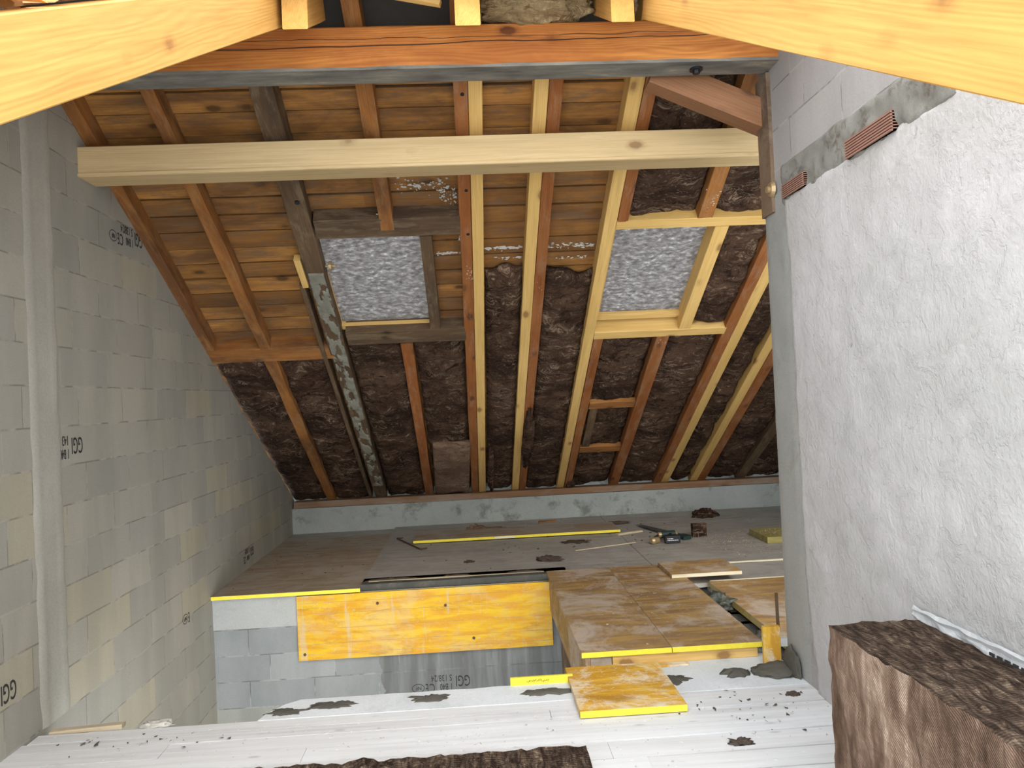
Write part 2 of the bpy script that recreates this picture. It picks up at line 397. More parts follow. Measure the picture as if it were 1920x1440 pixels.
def mat_boards():
    N = NT('dusty_pale_floorboards', 0.8, 0.3)
    tc = N.n('TexCoord')
    mp = N.n('Mapping'); N.set(mp.inputs['Vector'], tc.outputs['Object']); mp.inputs['Scale'].default_value = (0.5, 9, 9)
    n1 = N.noise(mp.outputs[0], 2.0, 6, 0.6, 0.4)
    n2 = N.noise(tc.outputs['Object'], 1.8, 6, 0.62, 0.2)
    c = N.ramp(n1, [(0.3, (0.54, 0.535, 0.54)), (0.5, (0.66, 0.665, 0.68)), (0.7, (0.74, 0.75, 0.77))])
    c = N.mix(N.ramp(n2, [(0.5, 0), (0.7, 0.45)]), c, (0.76, 0.78, 0.80))
    geo = N.n('NewGeometry')
    c = N.mix(N.math('MULTIPLY', geo.outputs['Random Per Island'], 0.22), c, (0.50, 0.47, 0.44))
    mk = N.n('Mapping'); N.set(mk.inputs['Vector'], tc.outputs['Object']); mk.inputs['Scale'].default_value = (3.5, 9, 9)
    vo = N.n('TexVoronoi'); N.set(vo.inputs['Vector'], mk.outputs[0]); vo.inputs['Scale'].default_value = 1.0
    c = N.mix(N.ramp(vo.outputs['Distance'], [(0.05, 0.4), (0.13, 0.0)]), c, (0.25, 0.24, 0.24))
    sp = N.ramp(N.noise(tc.outputs['Object'], 38, 3, 0.6), [(0.68, 0), (0.73, 0.8)])
    c = N.mix(sp, c, (0.88, 0.87, 0.85))
    return N.out(c, N.bump(N.math('ADD', n1, N.math('MULTIPLY', n2, 0.5)), 0.35, 0.004))
M_boards = mat_boards()
M_boardedge = wood('pale_board_edge', (0.72, 0.66, 0.50), (0.62, 0.54, 0.38), (0.4, 0.3, 0.2))

def mat_panel(name, a, b, pale, pale_amt, sc=1.0, streak=None):
    N = NT(name, 0.6, 0.4)
    v = N.coord((sc, sc, sc))
    mp = N.n('Mapping'); N.set(mp.inputs['Vector'], v); mp.inputs['Scale'].default_value = (1.2, 7, 7)
    n1 = N.noise(mp.outputs[0], 2.2, 6, 0.62, 0.4)
    n2 = N.noise(v, 2.6, 8, 0.74, 0.5)
    c = N.mix(N.ramp(n1, [(0.40, 0), (0.58, 1)]), a, b)
    c = N.mix(N.ramp(n2, [(0.47, 0), (0.60, pale_amt)]), c, pale)
    n5 = N.noise(mp.outputs[0], 1.1, 7, 0.7, 0.8)
    c = N.mix(N.ramp(n5, [(0.56, 0), (0.66, 0.5)]), c, tuple(x * 0.5 for x in b))
    if streak is not None:
        mk = N.n('Mapping'); N.set(mk.inputs['Vector'], v); mk.inputs['Scale'].default_value = (5, 5, 0.5)
        n4 = N.noise(mk.outputs[0], 3.0, 4, 0.6)
        c = N.mix(N.ramp(n4, [(0.60, 0), (0.66, 0.45)]), c, streak)
    n3 = N.noise(v, 38, 4, 0.6, 0.3)
    c = N.mix(N.ramp(n3, [(0.6, 0), (0.68, 0.4)]), c, pale)
    return N.out(c, N.bump(N.math('ADD', n1, n3), 0.3, 0.003))
M_form = mat_panel('bright_yellow_shuttering', (0.68, 0.42, 0.004), (0.60, 0.29, 0.003), (0.50, 0.45, 0.33), 0.28, streak=(0.48, 0.44, 0.34))
M_formold = mat_panel('worn_ochre_shuttering', (0.42, 0.26, 0.085), (0.27, 0.165, 0.085), (0.50, 0.42, 0.35), 0.85)
M_formmid = mat_panel('worn_yellow_shuttering', (0.72, 0.43, 0.05), (0.56, 0.29, 0.03), (0.74, 0.68, 0.56), 0.9)
M_ply = mat_panel('dusty_brown_plywood', (0.36, 0.31, 0.25), (0.29, 0.215, 0.145), (0.40, 0.375, 0.34), 0.6)
M_plygrey = mat_panel('dusty_grey_plywood', (0.36, 0.345, 0.325), (0.30, 0.29, 0.27), (0.44, 0.43, 0.41), 0.6)
M_olive = mat_panel('olive_panel_edge', (0.36, 0.32, 0.10), (0.28, 0.23, 0.08), (0.4, 0.37, 0.2), 0.4)
def flat(name, c, rough=0.6, metal=0.0, bump=0.0, spec=0.4):
    N = NT(name, rough, spec)
    N.b.inputs['Metallic'].default_value = metal
    v = N.coord((1, 1, 1))
    n = N.noise(v, 25, 4, 0.6)
    col = N.mix(N.ramp(n, [(0.35, 0), (0.75, 0.3)]), c, tuple(x * 0.6 for x in c))
    return N.out(col, N.bump(n, 0.2, 0.002) if bump else None)
M_yedge = flat('yellow_panel_edge', (0.88, 0.74, 0.06), 0.5)
M_black = flat('black_plastic', (0.012, 0.014, 0.018), 0.4)
M_dkgreen = flat('dark_green_plastic', (0.012, 0.035, 0.035), 0.5)
M_steel = flat('dark_oily_steel', (0.10, 0.11, 0.11), 0.45, 0.6)
M_rusty = flat('rusty_iron', (0.10, 0.06, 0.04), 0.8, 0.2)
M_brass = flat('worn_brass', (0.45, 0.33, 0.18), 0.4, 0.5)
M_white = flat('white_print', (0.75, 0.75, 0.75), 0.6)
M_ink = flat('black_ink', (0.03, 0.03, 0.032), 0.8)
M_terra = flat('hollow_terracotta', (0.30, 0.16, 0.12), 0.9, bump=1)
M_tile = mat_panel('orange_clay_tile', (0.62, 0.30, 0.10), (0.72, 0.42, 0.17), (0.85, 0.62, 0.34), 0.7, sc=4)
M_foil = flat('crumpled_white_plastic', (0.80, 0.82, 0.83), 0.3, bump=1)
M_underdeck = flat('roofing_felt', (0.06, 0.055, 0.05), 0.9)
M_straw = flat('pale_splinter', (0.55, 0.46, 0.32), 0.8)
M_debris = flat('brown_bark_debris', (0.075, 0.055, 0.042), 0.95, bump=1)
M_crumb = flat('pale_rubble', (0.55, 0.53, 0.49), 0.95)
M_mould = mat_panel('mouldy_insulation', (0.085, 0.095, 0.08), (0.03, 0.035, 0.03), (0.3, 0.29, 0.24), 0.4, sc=3)

def mat_pane():
    N = NT('fleece_covered_glazing', 0.7, 0.2)
    tc = N.n('TexCoord')
    mp = N.n('Mapping'); N.set(mp.inputs['Vector'], tc.outputs['Object']); mp.inputs['Scale'].default_value = (16, 30, 30)
    n1 = N.noise(mp.outputs[0], 1.0, 5, 0.7, 0.3)
    n2 = N.noise(tc.outputs['Object'], 3.0, 4, 0.6)
    c = N.ramp(n1, [(0.34, (0.10, 0.09, 0.085)), (0.5, (0.21, 0.20, 0.195)), (0.62, (0.36, 0.355, 0.35)), (0.72, (0.78, 0.79, 0.81))])
    c = N.mix(N.ramp(n2, [(0.35, 0.0), (0.7, 0.3)]), c, (0.22, 0.20, 0.19))
    N.set(N.b.inputs['Base Color'], c)
    tr = N.n('BsdfTranslucent'); N.set(tr.inputs['Color'], c)
    mx = N.n('MixShader'); mx.inputs[0].default_value = 0.33
    N.t.links.new(N.b.outputs[0], mx.inputs[1]); N.t.links.new(tr.outputs[0], mx.inputs[2])
    N.t.links.new(mx.outputs[0], N.t.nodes['Material Output'].inputs['Surface'])
    return N.m
M_pane = mat_pane()

# ------------------------------------------------------------------ walls
XL, XR, XE = -2.18, 1.64, 4.1
def grid_wall(name, poly_top, X, y0, y1, zb, mat, depth, n=120, jag=0.0, toward=-1):
    """wall in a YZ plane with the given top profile."""
    bm = bmesh.new()
    rows = []
    for i in range(n + 1):
        y = y0 + (y1 - y0) * i / n
        zt = poly_top(y) + (noise.noise(Vector((y * 9, 3.3, X))) * jag)
        rows.append([bm.verts.new((X, y, zb)), bm.verts.new((X, y, zt)), bm.verts.new((X + toward * depth, y, zb)), bm.verts.new((X + toward * depth, y, zt))])
    for a, b in zip(rows, rows[1:]):
        bm.faces.new([a[0], b[0], b[1], a[1]]); bm.faces.new([a[2], a[3], b[3], b[2]])
        bm.faces.new([a[1], b[1], b[3], a[3]]); bm.faces.new([a[0], a[2], b[2], b[0]])
    for a in (rows[0], rows[-1]): bm.faces.new([a[0], a[1], a[3], a[2]])
    return tag(obj(name, bm, mat), kind='structure')

far_top = lambda y: (C0 - y * ST) / CT
near_top = lambda y: NA + ST / CT * y
wall_left = grid_wall('wall_left', lambda y: min(far_top(y) + 0.02, near_top(y) + 0.05, 1.93), XL, -1.2, 9.4, -4.3, M_blockL, 0.2, jag=0.035)
# cast column between the block panels of the left wall, with squeezed mortar lips
def column(name, X, y0, y1, z0, z1, out, mat, seed, lips=True):
    bm = bmesh.new()
    nz = 90; nh = 8
    g = []
    for i in range(nz + 1):
        z = z0 + (z1 - z0) * i / nz
        r = []
        for j in range(nh + 1):
            t = j / nh
            e = 0.018 * noise.noise(Vector((z * 7, seed + (0 if t < .5 else 9), 1))) if t in (0.0, 1.0) or j in (1, nh - 1) else 0
            y = y0 + (y1 - y0) * t + e
            lip = 0.010 if (lips and j in (1, nh - 1)) else 0.0
            prot = 0.0 if j in (0, nh) else 0.006 + lip * (0.5 + 0.8 * noise.noise(Vector((z * 16, y * 3, seed)))) + 0.002 * noise.noise(Vector((z * 5, y * 9, seed)))
            r.append(bm.verts.new((X + out * prot, y, z)))
        g.append(r)
    for a, b in zip(g, g[1:]):
        for j in range(nh): bm.faces.new([a[j], a[j+1], b[j+1], b[j]])
    return tag(obj(name, bm, mat, smooth=True, recalc=False), kind='structure')
column('trim_1', XL, 3.93, 4.20, -1.53, 1.80, 1, M_col, 2)

# right wall: blocks above, mortar band, terracotta, plaster below, bare cast column at the far end
def wall_right():
    t = grid_wall('wall_right', lambda y: min(near_top(y) - 0.0, 1.93, far_top(y)), XR, -1.2, 4.13, -1.75, M_blockR, 0.2, toward=1)
    # mortar band with ragged relief
    bm = bmesh.new(); ny, nz = 110, 10; g = []
    for i in range(ny + 1):
        y = 1.95 + (3.88 - 1.95) * i / ny; r = []
        for j in range(nz + 1):
            z = 0.90 + (1.115 - 0.90) * j / nz
            p = 0.0 if j in (0, nz) or i in (0, ny) else 0.014 + 0.016 * noise.fractal(Vector((y * 7, z * 12, 4)), 0.8, 2.0, 4)
            p = max(p, -0.001) if p else p
            r.append(bm.verts.new((XR - p, y, z + 0.02 * noise.noise(Vector((y * 5, j, 2))) * (j == nz))))
        g.append(r)
    for a, b in zip(g, g[1:]):
        for j in range(nz): bm.faces.new([a[j], a[j+1], b[j+1], b[j]])
    obj('mortar_band', bm, M_band, t, smooth=True)
    # ribbed terracotta lengths bedded in the band
    for (y0, y1, z0, z1) in ((2.80, 3.16, 0.925, 1.005), (3.58, 3.82, 0.93, 1.0)):
        bm = bmesh.new()
        nr = 7
        for k in range(nr):
            zz = z0 + (z1 - z0) * k / nr
            add_box(bm, XR - 0.033, XR + 0.01, y0, y1, zz, zz + (z1 - z0) / nr * 0.6)
        add_box(bm, XR - 0.025, XR + 0.01, y0, y1, z0, z1)
        obj('terracotta_strip', bm, M_terra, t)
    # plaster coat
    bm = bmesh.new(); ny, nz = 150, 130; g = []
    y0, y1, z0, z1 = 0.6, 3.83, -1.53, 0.945
    for i in range(ny + 1):
        u = i / ny; r = []
        for j in range(nz + 1):
            w = j / nz
            z = z0 + (z1 - z0) * w
            ye = y1 + 0.012 * noise.noise(Vector((z * 9, 1, 1))) - 0.13 * max(0, -z - 1.0) * 1.2
            if z > 0.66: ye = y1 + 0.02
            y = y0 + (ye - y0) * u
            zz = z + (0.018 * noise.noise(Vector((y * 6, 2, 2))) if j >= nz - 1 else 0)
            if i == ny or j == nz: p = 0.001
            else: p = 0.016 + 0.0045 * noise.fractal(Vector((y * 5, z * 5, 7)), 0.9, 2.1, 5) + 0.004 * noise.noise(Vector((y * 1.3, z * 1.3, 3)))
            r.append(bm.verts.new((XR - p, y, zz)))
        g.append(r)
    for a, b in zip(g, g[1:]):
        for j in range(nz): bm.faces.new([a[j], a[j+1], b[j+1], b[j]])
    obj('plaster_coat', bm, M_plaster, t, smooth=True)
    return t
wr = wall_right()
column('trim_2', XR, 3.84, 4.128, -1.53, 0.99, -1, M_colR, 11, lips=False)
post = timber('stained_post', (XR + 0.03, 4.135, 0.90), (XR + 0.03, 4.135, 1.64), 0.10, 0.16, (0, -1, 0), M_rust, wob=0.006, seg=20)
tag(post, 'brown stained upright post at the far top corner of the right wall', 'post')
bm = bmesh.new(); add_cyl(bm, (XR - 0.03, 3.985, 1.02), (XR - 0.012, 3.985, 1.02), 0.035, 0.045, 18); add_cyl(bm, (XR - 0.045, 3.985, 1.02), (XR - 0.03, 3.985, 1.02), 0.018, 0.018, 12)
tag(obj('anchor_washer', bm, M_brass), 'round washer and nut low on the brown post at the right wall', 'washer')

# knee wall at the far eaves and the timber plate on it
bm = bmesh.new(); add_box(bm, XL - 0.1, XE, 9.24, 9.5, -1.8, -1.215); add_box(bm, XL - 0.1, XE, 9.43, 9.5, -1.215, -1.04)
tag(obj('wall_back', bm, M_knee), kind='structure')
pl = timber('wall_plate', (XL + 0.02, 9.33, -1.213), (XE, 9.33, -1.213), 0.17, 0.075, (0, 0, 1), M_plate, wob=0.006, seg=40, seed=5)
tag(pl, 'long old timber plate lying on the concrete knee wall', 'timber')

bm = bmesh.new(); add_box(bm, XE, XE + 0.2, 1.0, 9.5, -1.8, 2.1)  # unseen wall added at the right end to darken the far interior
tag(obj('wall_end_light_block', bm, M_knee), kind='structure')

# stairwell wall with ring beam
bm = bmesh.new(); add_box(bm, XL, 0.70, 6.42, 6.62, -4.3, -1.79)
tag(obj('wall_stair', bm, M_blockS), kind='structure')
bm = bmesh.new(); add_box(bm, XL, 0.70, 6.41, 6.62, -1.79, -1.545)
tag(obj('trim_4', bm, M_ring), kind='structure')
bm = bmesh.new(); add_box(bm, 0.66, 0.86, 3.9, 6.42, -4.3, -1.80)
tag(obj('wall_stair_side', bm, M_darkslab), kind='structure')
bm = bmesh.new(); add_box(bm, XL, 0.9, 3.6, 6.5, -4.4, -4.3)
tag(obj('floor_lower', bm, M_colR), kind='structure')

# ------------------------------------------------------------------ floors
def planks(bm, ys, x0, x1, z, seedv, joints=True, thick=0.027):
    rnd = random.Random(seedv)
    for a, b in zip(ys, ys[1:]):
        xs = [x0, x1]
        if joints:
            j = rnd.uniform(x0 + 0.6, x1 - 0.6); xs = [x0, j, x1]
        for p, q in zip(xs, xs[1:]):
            dz = rnd.uniform(-0.002, 0.002)
            add_box(bm, p + 0.001, q - 0.001, a + 0.004, b - 0.004, z - thick + dz, z + dz)
ysf = [-1.1, -0.9, -0.7, -0.5, -0.3, -0.1, 0.1, 0.3, 0.5, 0.7, 0.9, 1.1, 1.3, 1.5, 1.7, 1.9, 2.08, 2.25, 2.41, 2.57, 2.73, 2.90, 3.06, 3.22, 3.385, 3.52, 3.665, 3.765, 3.865]
bm = bmesh.new()
planks(bm, ysf[:-1], XL, XR, -1.53, 3)
add_box(bm, XL + 0.02, XR, ysf[-2] + 0.003, 3.865, -1.557, -1.531)
add_box(bm, XL, XR, -1.1, 3.84, -1.75, -1.558)
tag(obj('floor', bm, M_boards), kind='structure')
# pale levelled mortar strip along the stairwell edge
bm = bmesh.new()
edge = []
for i in range(41):
    x = -1.10 + (XR + 1.10) * i / 40
    edge.append((x, 4.10 + 0.012 * noise.noise(Vector((x * 7, 0, 0))) - (0.0 if x > -1.0 else (-1.0 - x) * 1.6)))
edge = [(x, y) for x, y in edge if x < 0.50] + [(0.595, 4.10), (0.595, 4.34), (XR, 4.34)]
poly = [(XR, 3.866), (-1.12, 3.866)] + edge
add_prism(bm, poly, -1.75, -1.528)
tag(obj('floor_mortar_strip', bm, M_mortartop), kind='structure')
# far platform slab, plywood and boards
bm = bmesh.new()
add_box(bm, XL, XE, 6.63, 9.4, -1.80, -1.535)
add_box(bm, 0.70, XE, 6.30, 6.63, -1.80, -1.535)
add_box(bm, XR + 0.05, XE, 4.2, 6.3, -1.80, -1.56)
add_box(bm, -0.985, 0.72, 6.415, 6.63, -1.54, -1.49)
tag(obj('floor_far_slab', bm, M_darkslab), kind='structure')

def panel(name, x0, x1, y0, y1, ztop, label, top=M_formold, edge=M_yedge, th=0.027, rz=0.0, cat='shuttering panel', group=None, edges='front'):
    """board lying flat: board mesh plus its painted front edge as a part"""
    cx, cy = (x0 + x1) / 2, (y0 + y1) / 2
    w, d = (x1 - x0) / 2, (y1 - y0) / 2
    bm = bmesh.new()
    add_box(bm, -w, w, -d, d, 0, th)
    bmesh.ops.bevel(bm, geom=bm.edges[:], offset=0.0015, segments=1)
    t = obj(name, bm, top)
    t.location = (cx, cy, ztop - th); t.rotation_euler = (0, 0, rz)
    bm = bmesh.new()
    add_box(bm, -w + .0005, w - .0005, -d - 0.0012, -d + 0.002, 0.001, th - 0.0005)
    obj('painted_edge', bm, edge, t)
    return tag(t, label, cat, group)

panel('plywood_sheet', XL + 0.002, -0.985, 6.37, 8.87, -1.508, 'brownish plywood sheet with bright yellow front edge beside the left block wall', top=M_ply, th=0.030, cat='plywood sheet')
bm = bmesh.new()
add_box(bm, XL + 0.01, -0.99, 8.875, 9.235, -1.535, -1.510)
for xa, xb, ya, yb in ((-0.98, 1.45, 6.50, 9.235), (1.455, 4.05, 6.46, 7.85), (1.455, 4.05, 7.855, 9.235)):
    add_box(bm, xa, xb, ya, yb, -1.535, -1.490)
o = tag(obj('floor_platform', bm, M_plygrey), kind='structure')
panel('shuttering_sheet', -0.68, 1.48, 8.05, 8.56, -1.452, 'long narrow panel with thin bright yellow edge lying loose on the far platform', top=M_ply)
# label sticker on the edge of the long panel
bm = bmesh.new(); add_box(bm, 0.16, 0.38, 8.0470, 8.0482, -1.474, -1.459)
stk = obj('edge_sticker', bm, M_white)
lp = bpy.data.objects['shuttering_sheet']
stk.parent = lp; stk.matrix_parent_inverse = Matrix.Translation(lp.location).inverted()

# formwork board fixed to the stairwell wall
bm = bmesh.new(); add_box(bm, -1.0, 1.07, 0, 0.027, -0.26, 0.26)
fw = obj('formwork_board', bm, M_form)
fw.location = (-0.50, 6.378, -1.808)
tag(fw, 'large bright yellow shuttering board fixed upright against the stairwell block wall', 'shuttering board')
for (x, z) in ((-0.95, -0.21), (0.2, 0.12), (0.42, -0.16), (-0.35, 0.17)):
    bm = bmesh.new(); add_cyl(bm, (x, -0.004, z), (x, 0.004, z), 0.012, seg=12)
    obj('nail_plate', bm, M_rusty, fw)
bm = bmesh.new()
for z in (-0.215, -0.13, -0.01, 0.11, 0.2): add_box(bm, -0.999, 1.069, -0.0012, 0.0, z - 0.001, z + 0.001)
obj('board_seams', bm, M_formold, fw)

# raised deck over the opening: two panels side by side on a timber frame
panel('shuttering_sheet', 0.535, 1.04, 4.27, 6.29, -1.438, 'left of the two worn ochre panels covering the stair opening', th=0.030, top=M_formold, group='panels over the stair opening')
panel('shuttering_sheet', 1.043, 1.555, 4.27, 6.29, -1.438, 'right of the two worn ochre panels covering the stair opening', th=0.030, top=M_formold, group='panels over the stair opening')
f = timber('fascia_board', (0.71, 4.305, -1.528), (1.53, 4.305, -1.528), 0.03, 0.058, (0, 0, 1), M_pale, seg=4)
tag(f, 'pale new board on edge under the yellow front edge of the raised deck', 'board')
f = timber('packing_board', (0.588, 4.31, -1.528), (0.705, 4.31, -1.528), 0.03, 0.058, (0, 0, 1), M_ply, seg=3)
tag(f, 'short grey board under the left corner of the raised deck', 'board')
bm = bmesh.new(); add_box(bm, -0.014, 0.014, -1.05, 1.05, -0.155, 0.155)
sb = obj('side_board', bm, M_formold); sb.location = (0.572, 5.345, -1.625)
tag(sb, 'long ochre board on edge closing the left side of the raised deck', 'board')
timb = timber('prop_post', (0.60, 5.62, -4.3), (0.60, 5.62, -1.785), 0.07, 0.05, (0, 1, 0), M_greyold, seg=4)
tag(timb, 'dark narrow timber post standing in the stairwell under the side board', 'post')
panel('shuttering_offcut', 1.44, 1.98, 5.80, 6.24, -1.409, 'small square brown offcut with pale front edge on the back right deck corner', top=M_formold, edge=M_boardedge, cat='panel offcut')
pr = panel('shuttering_sheet', 1.735, 2.75, 4.40, 5.86, -1.49, 'wide brown panel with olive side edge between raised deck and right wall', top=M_formold, edge=M_olive, th=0.045)
bm = bmesh.new(); add_box(bm, -0.509, -0.5065, -0.73, 0.73, 0.0, 0.044); obj('olive_side_edge', bm, M_olive, pr)
bm = bmesh.new(); add_box(bm, 1.60, 3.9, 5.865, 6.44, -1.535, -1.502); tag(obj('floor_infill', bm, M_plygrey), kind='structure')
for i, (y, lab) in enumerate(((6.452, 'pale thin batten at the front edge of the far platform, right side'), (5.868, 'pale thin batten behind the wide brown panel'))):
    b = timber('edge_batten', (1.98 if i == 0 else 1.75, y, -1.500), (3.9, y, -1.500), 0.022, 0.014, (0, 0, 1), M_boardedge, seg=8, wob=0.003, seed=i)
    tag(b, lab, 'batten')
for i, y in enumerate((5.24, 5.02, 5.70)):
    b = timber('joist', (1.40, y, -1.66), (2.2, y, -1.66), 0.06, 0.10, (0, 0, 1), M_purlin if i < 2 else M_plygrey, seg=3)
    tag(b, ('pale joist crossing the dark gap beside the raised deck, in the middle', 'pale joist crossing the dark gap beside the raised deck, nearest', 'grey joist crossing the dark gap beside the raised deck, farthest')[i], 'joist')

def lump(name, loc, size, mat, label, cat, seed, amp=0.35, sub=4, rz=0.0, flatb=True, freq=2.2, rough=0.7):
    bm = bmesh.new()
    bmesh.ops.create_icosphere(bm, subdivisions=sub, radius=1.0)
    for v in bm.verts:
        n = noise.fractal(v.co * freq + Vector((seed, seed * 2, 0)), rough, 2.0, 5)
        v.co *= 1 + amp * n
        if flatb: v.co.z = max(v.co.z, -0.15) + 0.15
        v.co.x *= size[0]; v.co.y *= size[1]; v.co.z *= size[2]
    o = obj(name, bm, mat, smooth=True)
    o.location = loc; o.rotation_euler = (0, 0, rz)
    return tag(o, label, cat)

lump('mould_clump', (1.66, 5.42, -1.56), (0.10, 0.16, 0.08), M_mould, 'dark mouldy clump of insulation in the gap beside the raised deck', 'debris', 3, 0.6)
lump('mould_clump', (1.68, 4.62, -1.58), (0.07, 0.10, 0.06), M_mould, 'small dark mouldy clump behind the yellow formwork stub', 'debris', 9, 0.6)
# yellow formwork stub, mortar mound, stick
st = timber('formwork_stub', (1.557, 4.16, -1.528), (1.557, 4.16, -1.315), 0.095, 0.028, (0, -1, 0), M_formmid, seg=4)
tag(st, 'short upright yellow board stub bedded in dark mortar by the right wall', 'board')
stk = timber('thin_stick', (1.613, 4.185, -1.528), (1.612, 4.19, -1.15), 0.018, 0.012, (0, -1, 0), M_greyold, seg=8, wob=0.004)
tag(stk, 'thin upright brown stick behind the yellow formwork stub', 'stick')
lump('mortar_heap', (1.545, 4.05, -1.530), (0.13, 0.10, 0.035), M_wet, 'dark wet mortar heap around the yellow formwork stub', 'mortar', 5, 0.22)
lump('mortar_heap', (1.615, 4.02, -1.530), (0.025, 0.10, 0.12), M_wet, 'dark mortar smeared up the foot of the right wall', 'mortar', 6, 0.15)
bm = bmesh.new(); add_box(bm, 1.618, 1.70, 4.26, 4.30, -1.47, -1.425); tag(obj('white_block', bm, M_white), 'tiny white block between yellow stub and right wall', 'block')
# spills on the levelled strip
def spill(x, y, rx, ry, h, label, seed, mat=M_wet, z=-1.531):
    bm = bmesh.new(); n = 46
    c = bm.verts.new((0, 0, h)); r1, r2, r3 = [], [], []
    for i in range(n):
        a = 2 * PI * i / n
        k = 1 + 0.55 * noise.fractal(Vector((math.cos(a) * 1.6, math.sin(a) * 1.6, seed)), 0.7, 2, 5)
        r1.append(bm.verts.new((math.cos(a) * rx * k * .4, math.sin(a) * ry * k * .4, h * (.9 + .5 * noise.noise(Vector((a * 3, seed, 1)))))))
        r2.append(bm.verts.new((math.cos(a) * rx * k * .8, math.sin(a) * ry * k * .8, h * (.6 + .5 * noise.noise(Vector((a * 5, seed, 2)))))))
        r3.append(bm.verts.new((math.cos(a) * rx * k, math.sin(a) * ry * k, 0.0)))
    for i in range(n):
        j = (i + 1) % n
        bm.faces.new([c, r1[i], r1[j]]); bm.faces.new([r1[i], r2[i], r2[j], r1[j]]); bm.faces.new([r2[i], r3[i], r3[j], r2[j]])
    bm.faces.new(r3[::-1])
    o = obj('mortar_spill', bm, mat, smooth=True); o.location = (x, y, z)
    return tag(o, label, 'mortar spill')
spill(-0.78, 3.995, 0.13, 0.05, 0.012, 'brown mortar spill on the pale strip, second from the left end', 1)
spill(-1.0, 3.945, 0.10, 0.045, 0.010, 'brown mortar spill at the left end of the pale strip', 2)
spill(-0.29, 4.005, 0.11, 0.045, 0.012, 'brown mortar spill on the pale strip below the printed block', 3)
spill(0.30, 3.98, 0.14, 0.05, 0.016, 'dark mortar spill at the left side of the small yellow panel', 4)
spill(0.97, 4.03, 0.10, 0.07, 0.012, 'dark mortar spill just right of the small yellow panel', 5)
spill(1.33, 4.06, 0.085, 0.05, 0.028, 'lumpy dark mortar spill in front of the fascia board', 6)
# narrow yellow board on edge, small yellow panel
nb = timber('narrow_board', (0.13, 4.105, -1.531), (0.46, 4.105, -1.531), 0.022, 0.042, (0, 0, 1), M_yedge, seg=8)
tag(nb, 'narrow yellow board on edge left of the small yellow panel', 'board')
rs = random.Random(4)
bm = bmesh.new()
for i in range(16):      # unreadable handwriting
    x = 0.215 + i * 0.0075; z = -1.508 + rs.uniform(-.004, .004)
    add_cyl(bm, (x, 4.0925, z - rs.uniform(.003, .007)), (x + rs.uniform(.003, .009), 4.0925, z + rs.uniform(.003, .008)), 0.0009, seg=5)
wsc = obj('scribble', bm, M_ink); bpy.context.view_layer.update(); wsc.parent = nb; wsc.matrix_parent_inverse = nb.matrix_world.inverted()
sp_ = panel('shuttering_sheet', 0.435, 0.945, 3.63, 4.22, -1.495, 'small worn yellow panel lying at the floor edge in front of the raised deck', top=M_formmid, th=0.032)
ob = timber('orange_strip', (0.90, 4.245, -1.530), (1.12, 4.245, -1.530), 0.05, 0.012, (0, 0, 1), M_formmid, seg=3)
tag(ob, 'short orange painted strip at the foot of the fascia board', 'strip')

# ------------------------------------------------------------------ far slope rafters
up_far = Vector((0, ST, CT))
def rafter(name, v0, v1, xa, xb, w, mat, label, h=0.12, off=0.0, wob=0.004, seed=0, cat='rafter', group=None, seg=28):
    xf = lambda v: xa + (xb - xa) * (v - 2.46) / (8.75 - 2.46)
    p0, p1 = RP(xf(v0), v0, off), RP(xf(v1), v1, off)
    o = timber(name, p0, p1, w, h, up_far, mat, wob=wob, seed=seed, seg=seg)
    return tag(o, label, cat, group)

rA = rafter('rafter', 2.35, 5.42, -2.150, -2.150, 0.085, M_orange, 'old edge rafter running down along the top of the left block wall', seed=1, wob=0.01)
rafter('rafter', 2.35, 5.42, -1.692, -1.705, 0.082, M_orange, 'upper old rafter nearest the left wall, ending on the brown trimmer', seed=2, wob=0.012)
rafter('rafter', 5.60, 8.78, -1.68, -1.735, 0.10, M_orange, 'lower old rafter nearest the left wall, below the brown trimmer', seed=3, wob=0.014)
rC = rafter('rafter', 2.35, 8.78, -1.08, -1.145, 0.135, M_greyold, 'thick dark weathered rafter left of the left skylight, mortar smeared below', seed=4, wob=0.012, h=0.14)
rafter('rafter', 2.35, 4.03, -0.52, -0.54, 0.092, M_orange, 'short old rafter ending above the left skylight', seed=5, wob=0.006)
rafter('rafter', 5.44, 8.75, -0.50, -0.57, 0.098, M_red, 'lower old red-brown rafter below the left skylight', seed=6, wob=0.006)
rE = rafter('rafter', 2.35, 8.75, 0.015, -0.022, 0.08, M_red, 'long red-brown rafter with bolt holes, joined to a new pale one at mid roof', seed=7)
rafter('new_rafter', 2.35, 8.75, 0.096, 0.066, 0.08, M_pale, 'new pale rafter on the right side of the long bolted red-brown rafter', wob=0.001, seed=8, cat='rafter', h=0.13)
rafter('new_rafter', 2.35, 8.75, 0.468, 0.463, 0.082, M_pale, 'new pale rafter, middle one of three right of centre, left of its red-brown partner', wob=0.001, seed=9, h=0.13)
rafter('rafter', 2.35, 8.75, 0.55, 0.55, 0.08, M_red, 'red-brown rafter on the right side of the middle new pale rafter', seed=10)
rafter('new_rafter', 2.35, 8.75, 1.010, 1.008, 0.086, M_pale, 'new pale rafter forming the left side of the right skylight', wob=0.001, seed=11, h=0.15)
rafter('rafter', 2.35, 4.03, 1.094, 1.096, 0.076, M_red, 'short red-brown rafter beside the new pale rafter above the right skylight', seed=12)
rafter('rafter', 5.49, 8.75, 1.096, 1.10, 0.08, M_red, 'red-brown rafter beside the new pale rafter below the right skylight', seed=13)
rafter('rafter', 2.35, 4.02, 1.670, 1.670, 0.105, M_orange, 'old rafter with pale mortar patches above the right skylight', seed=14, wob=0.008)
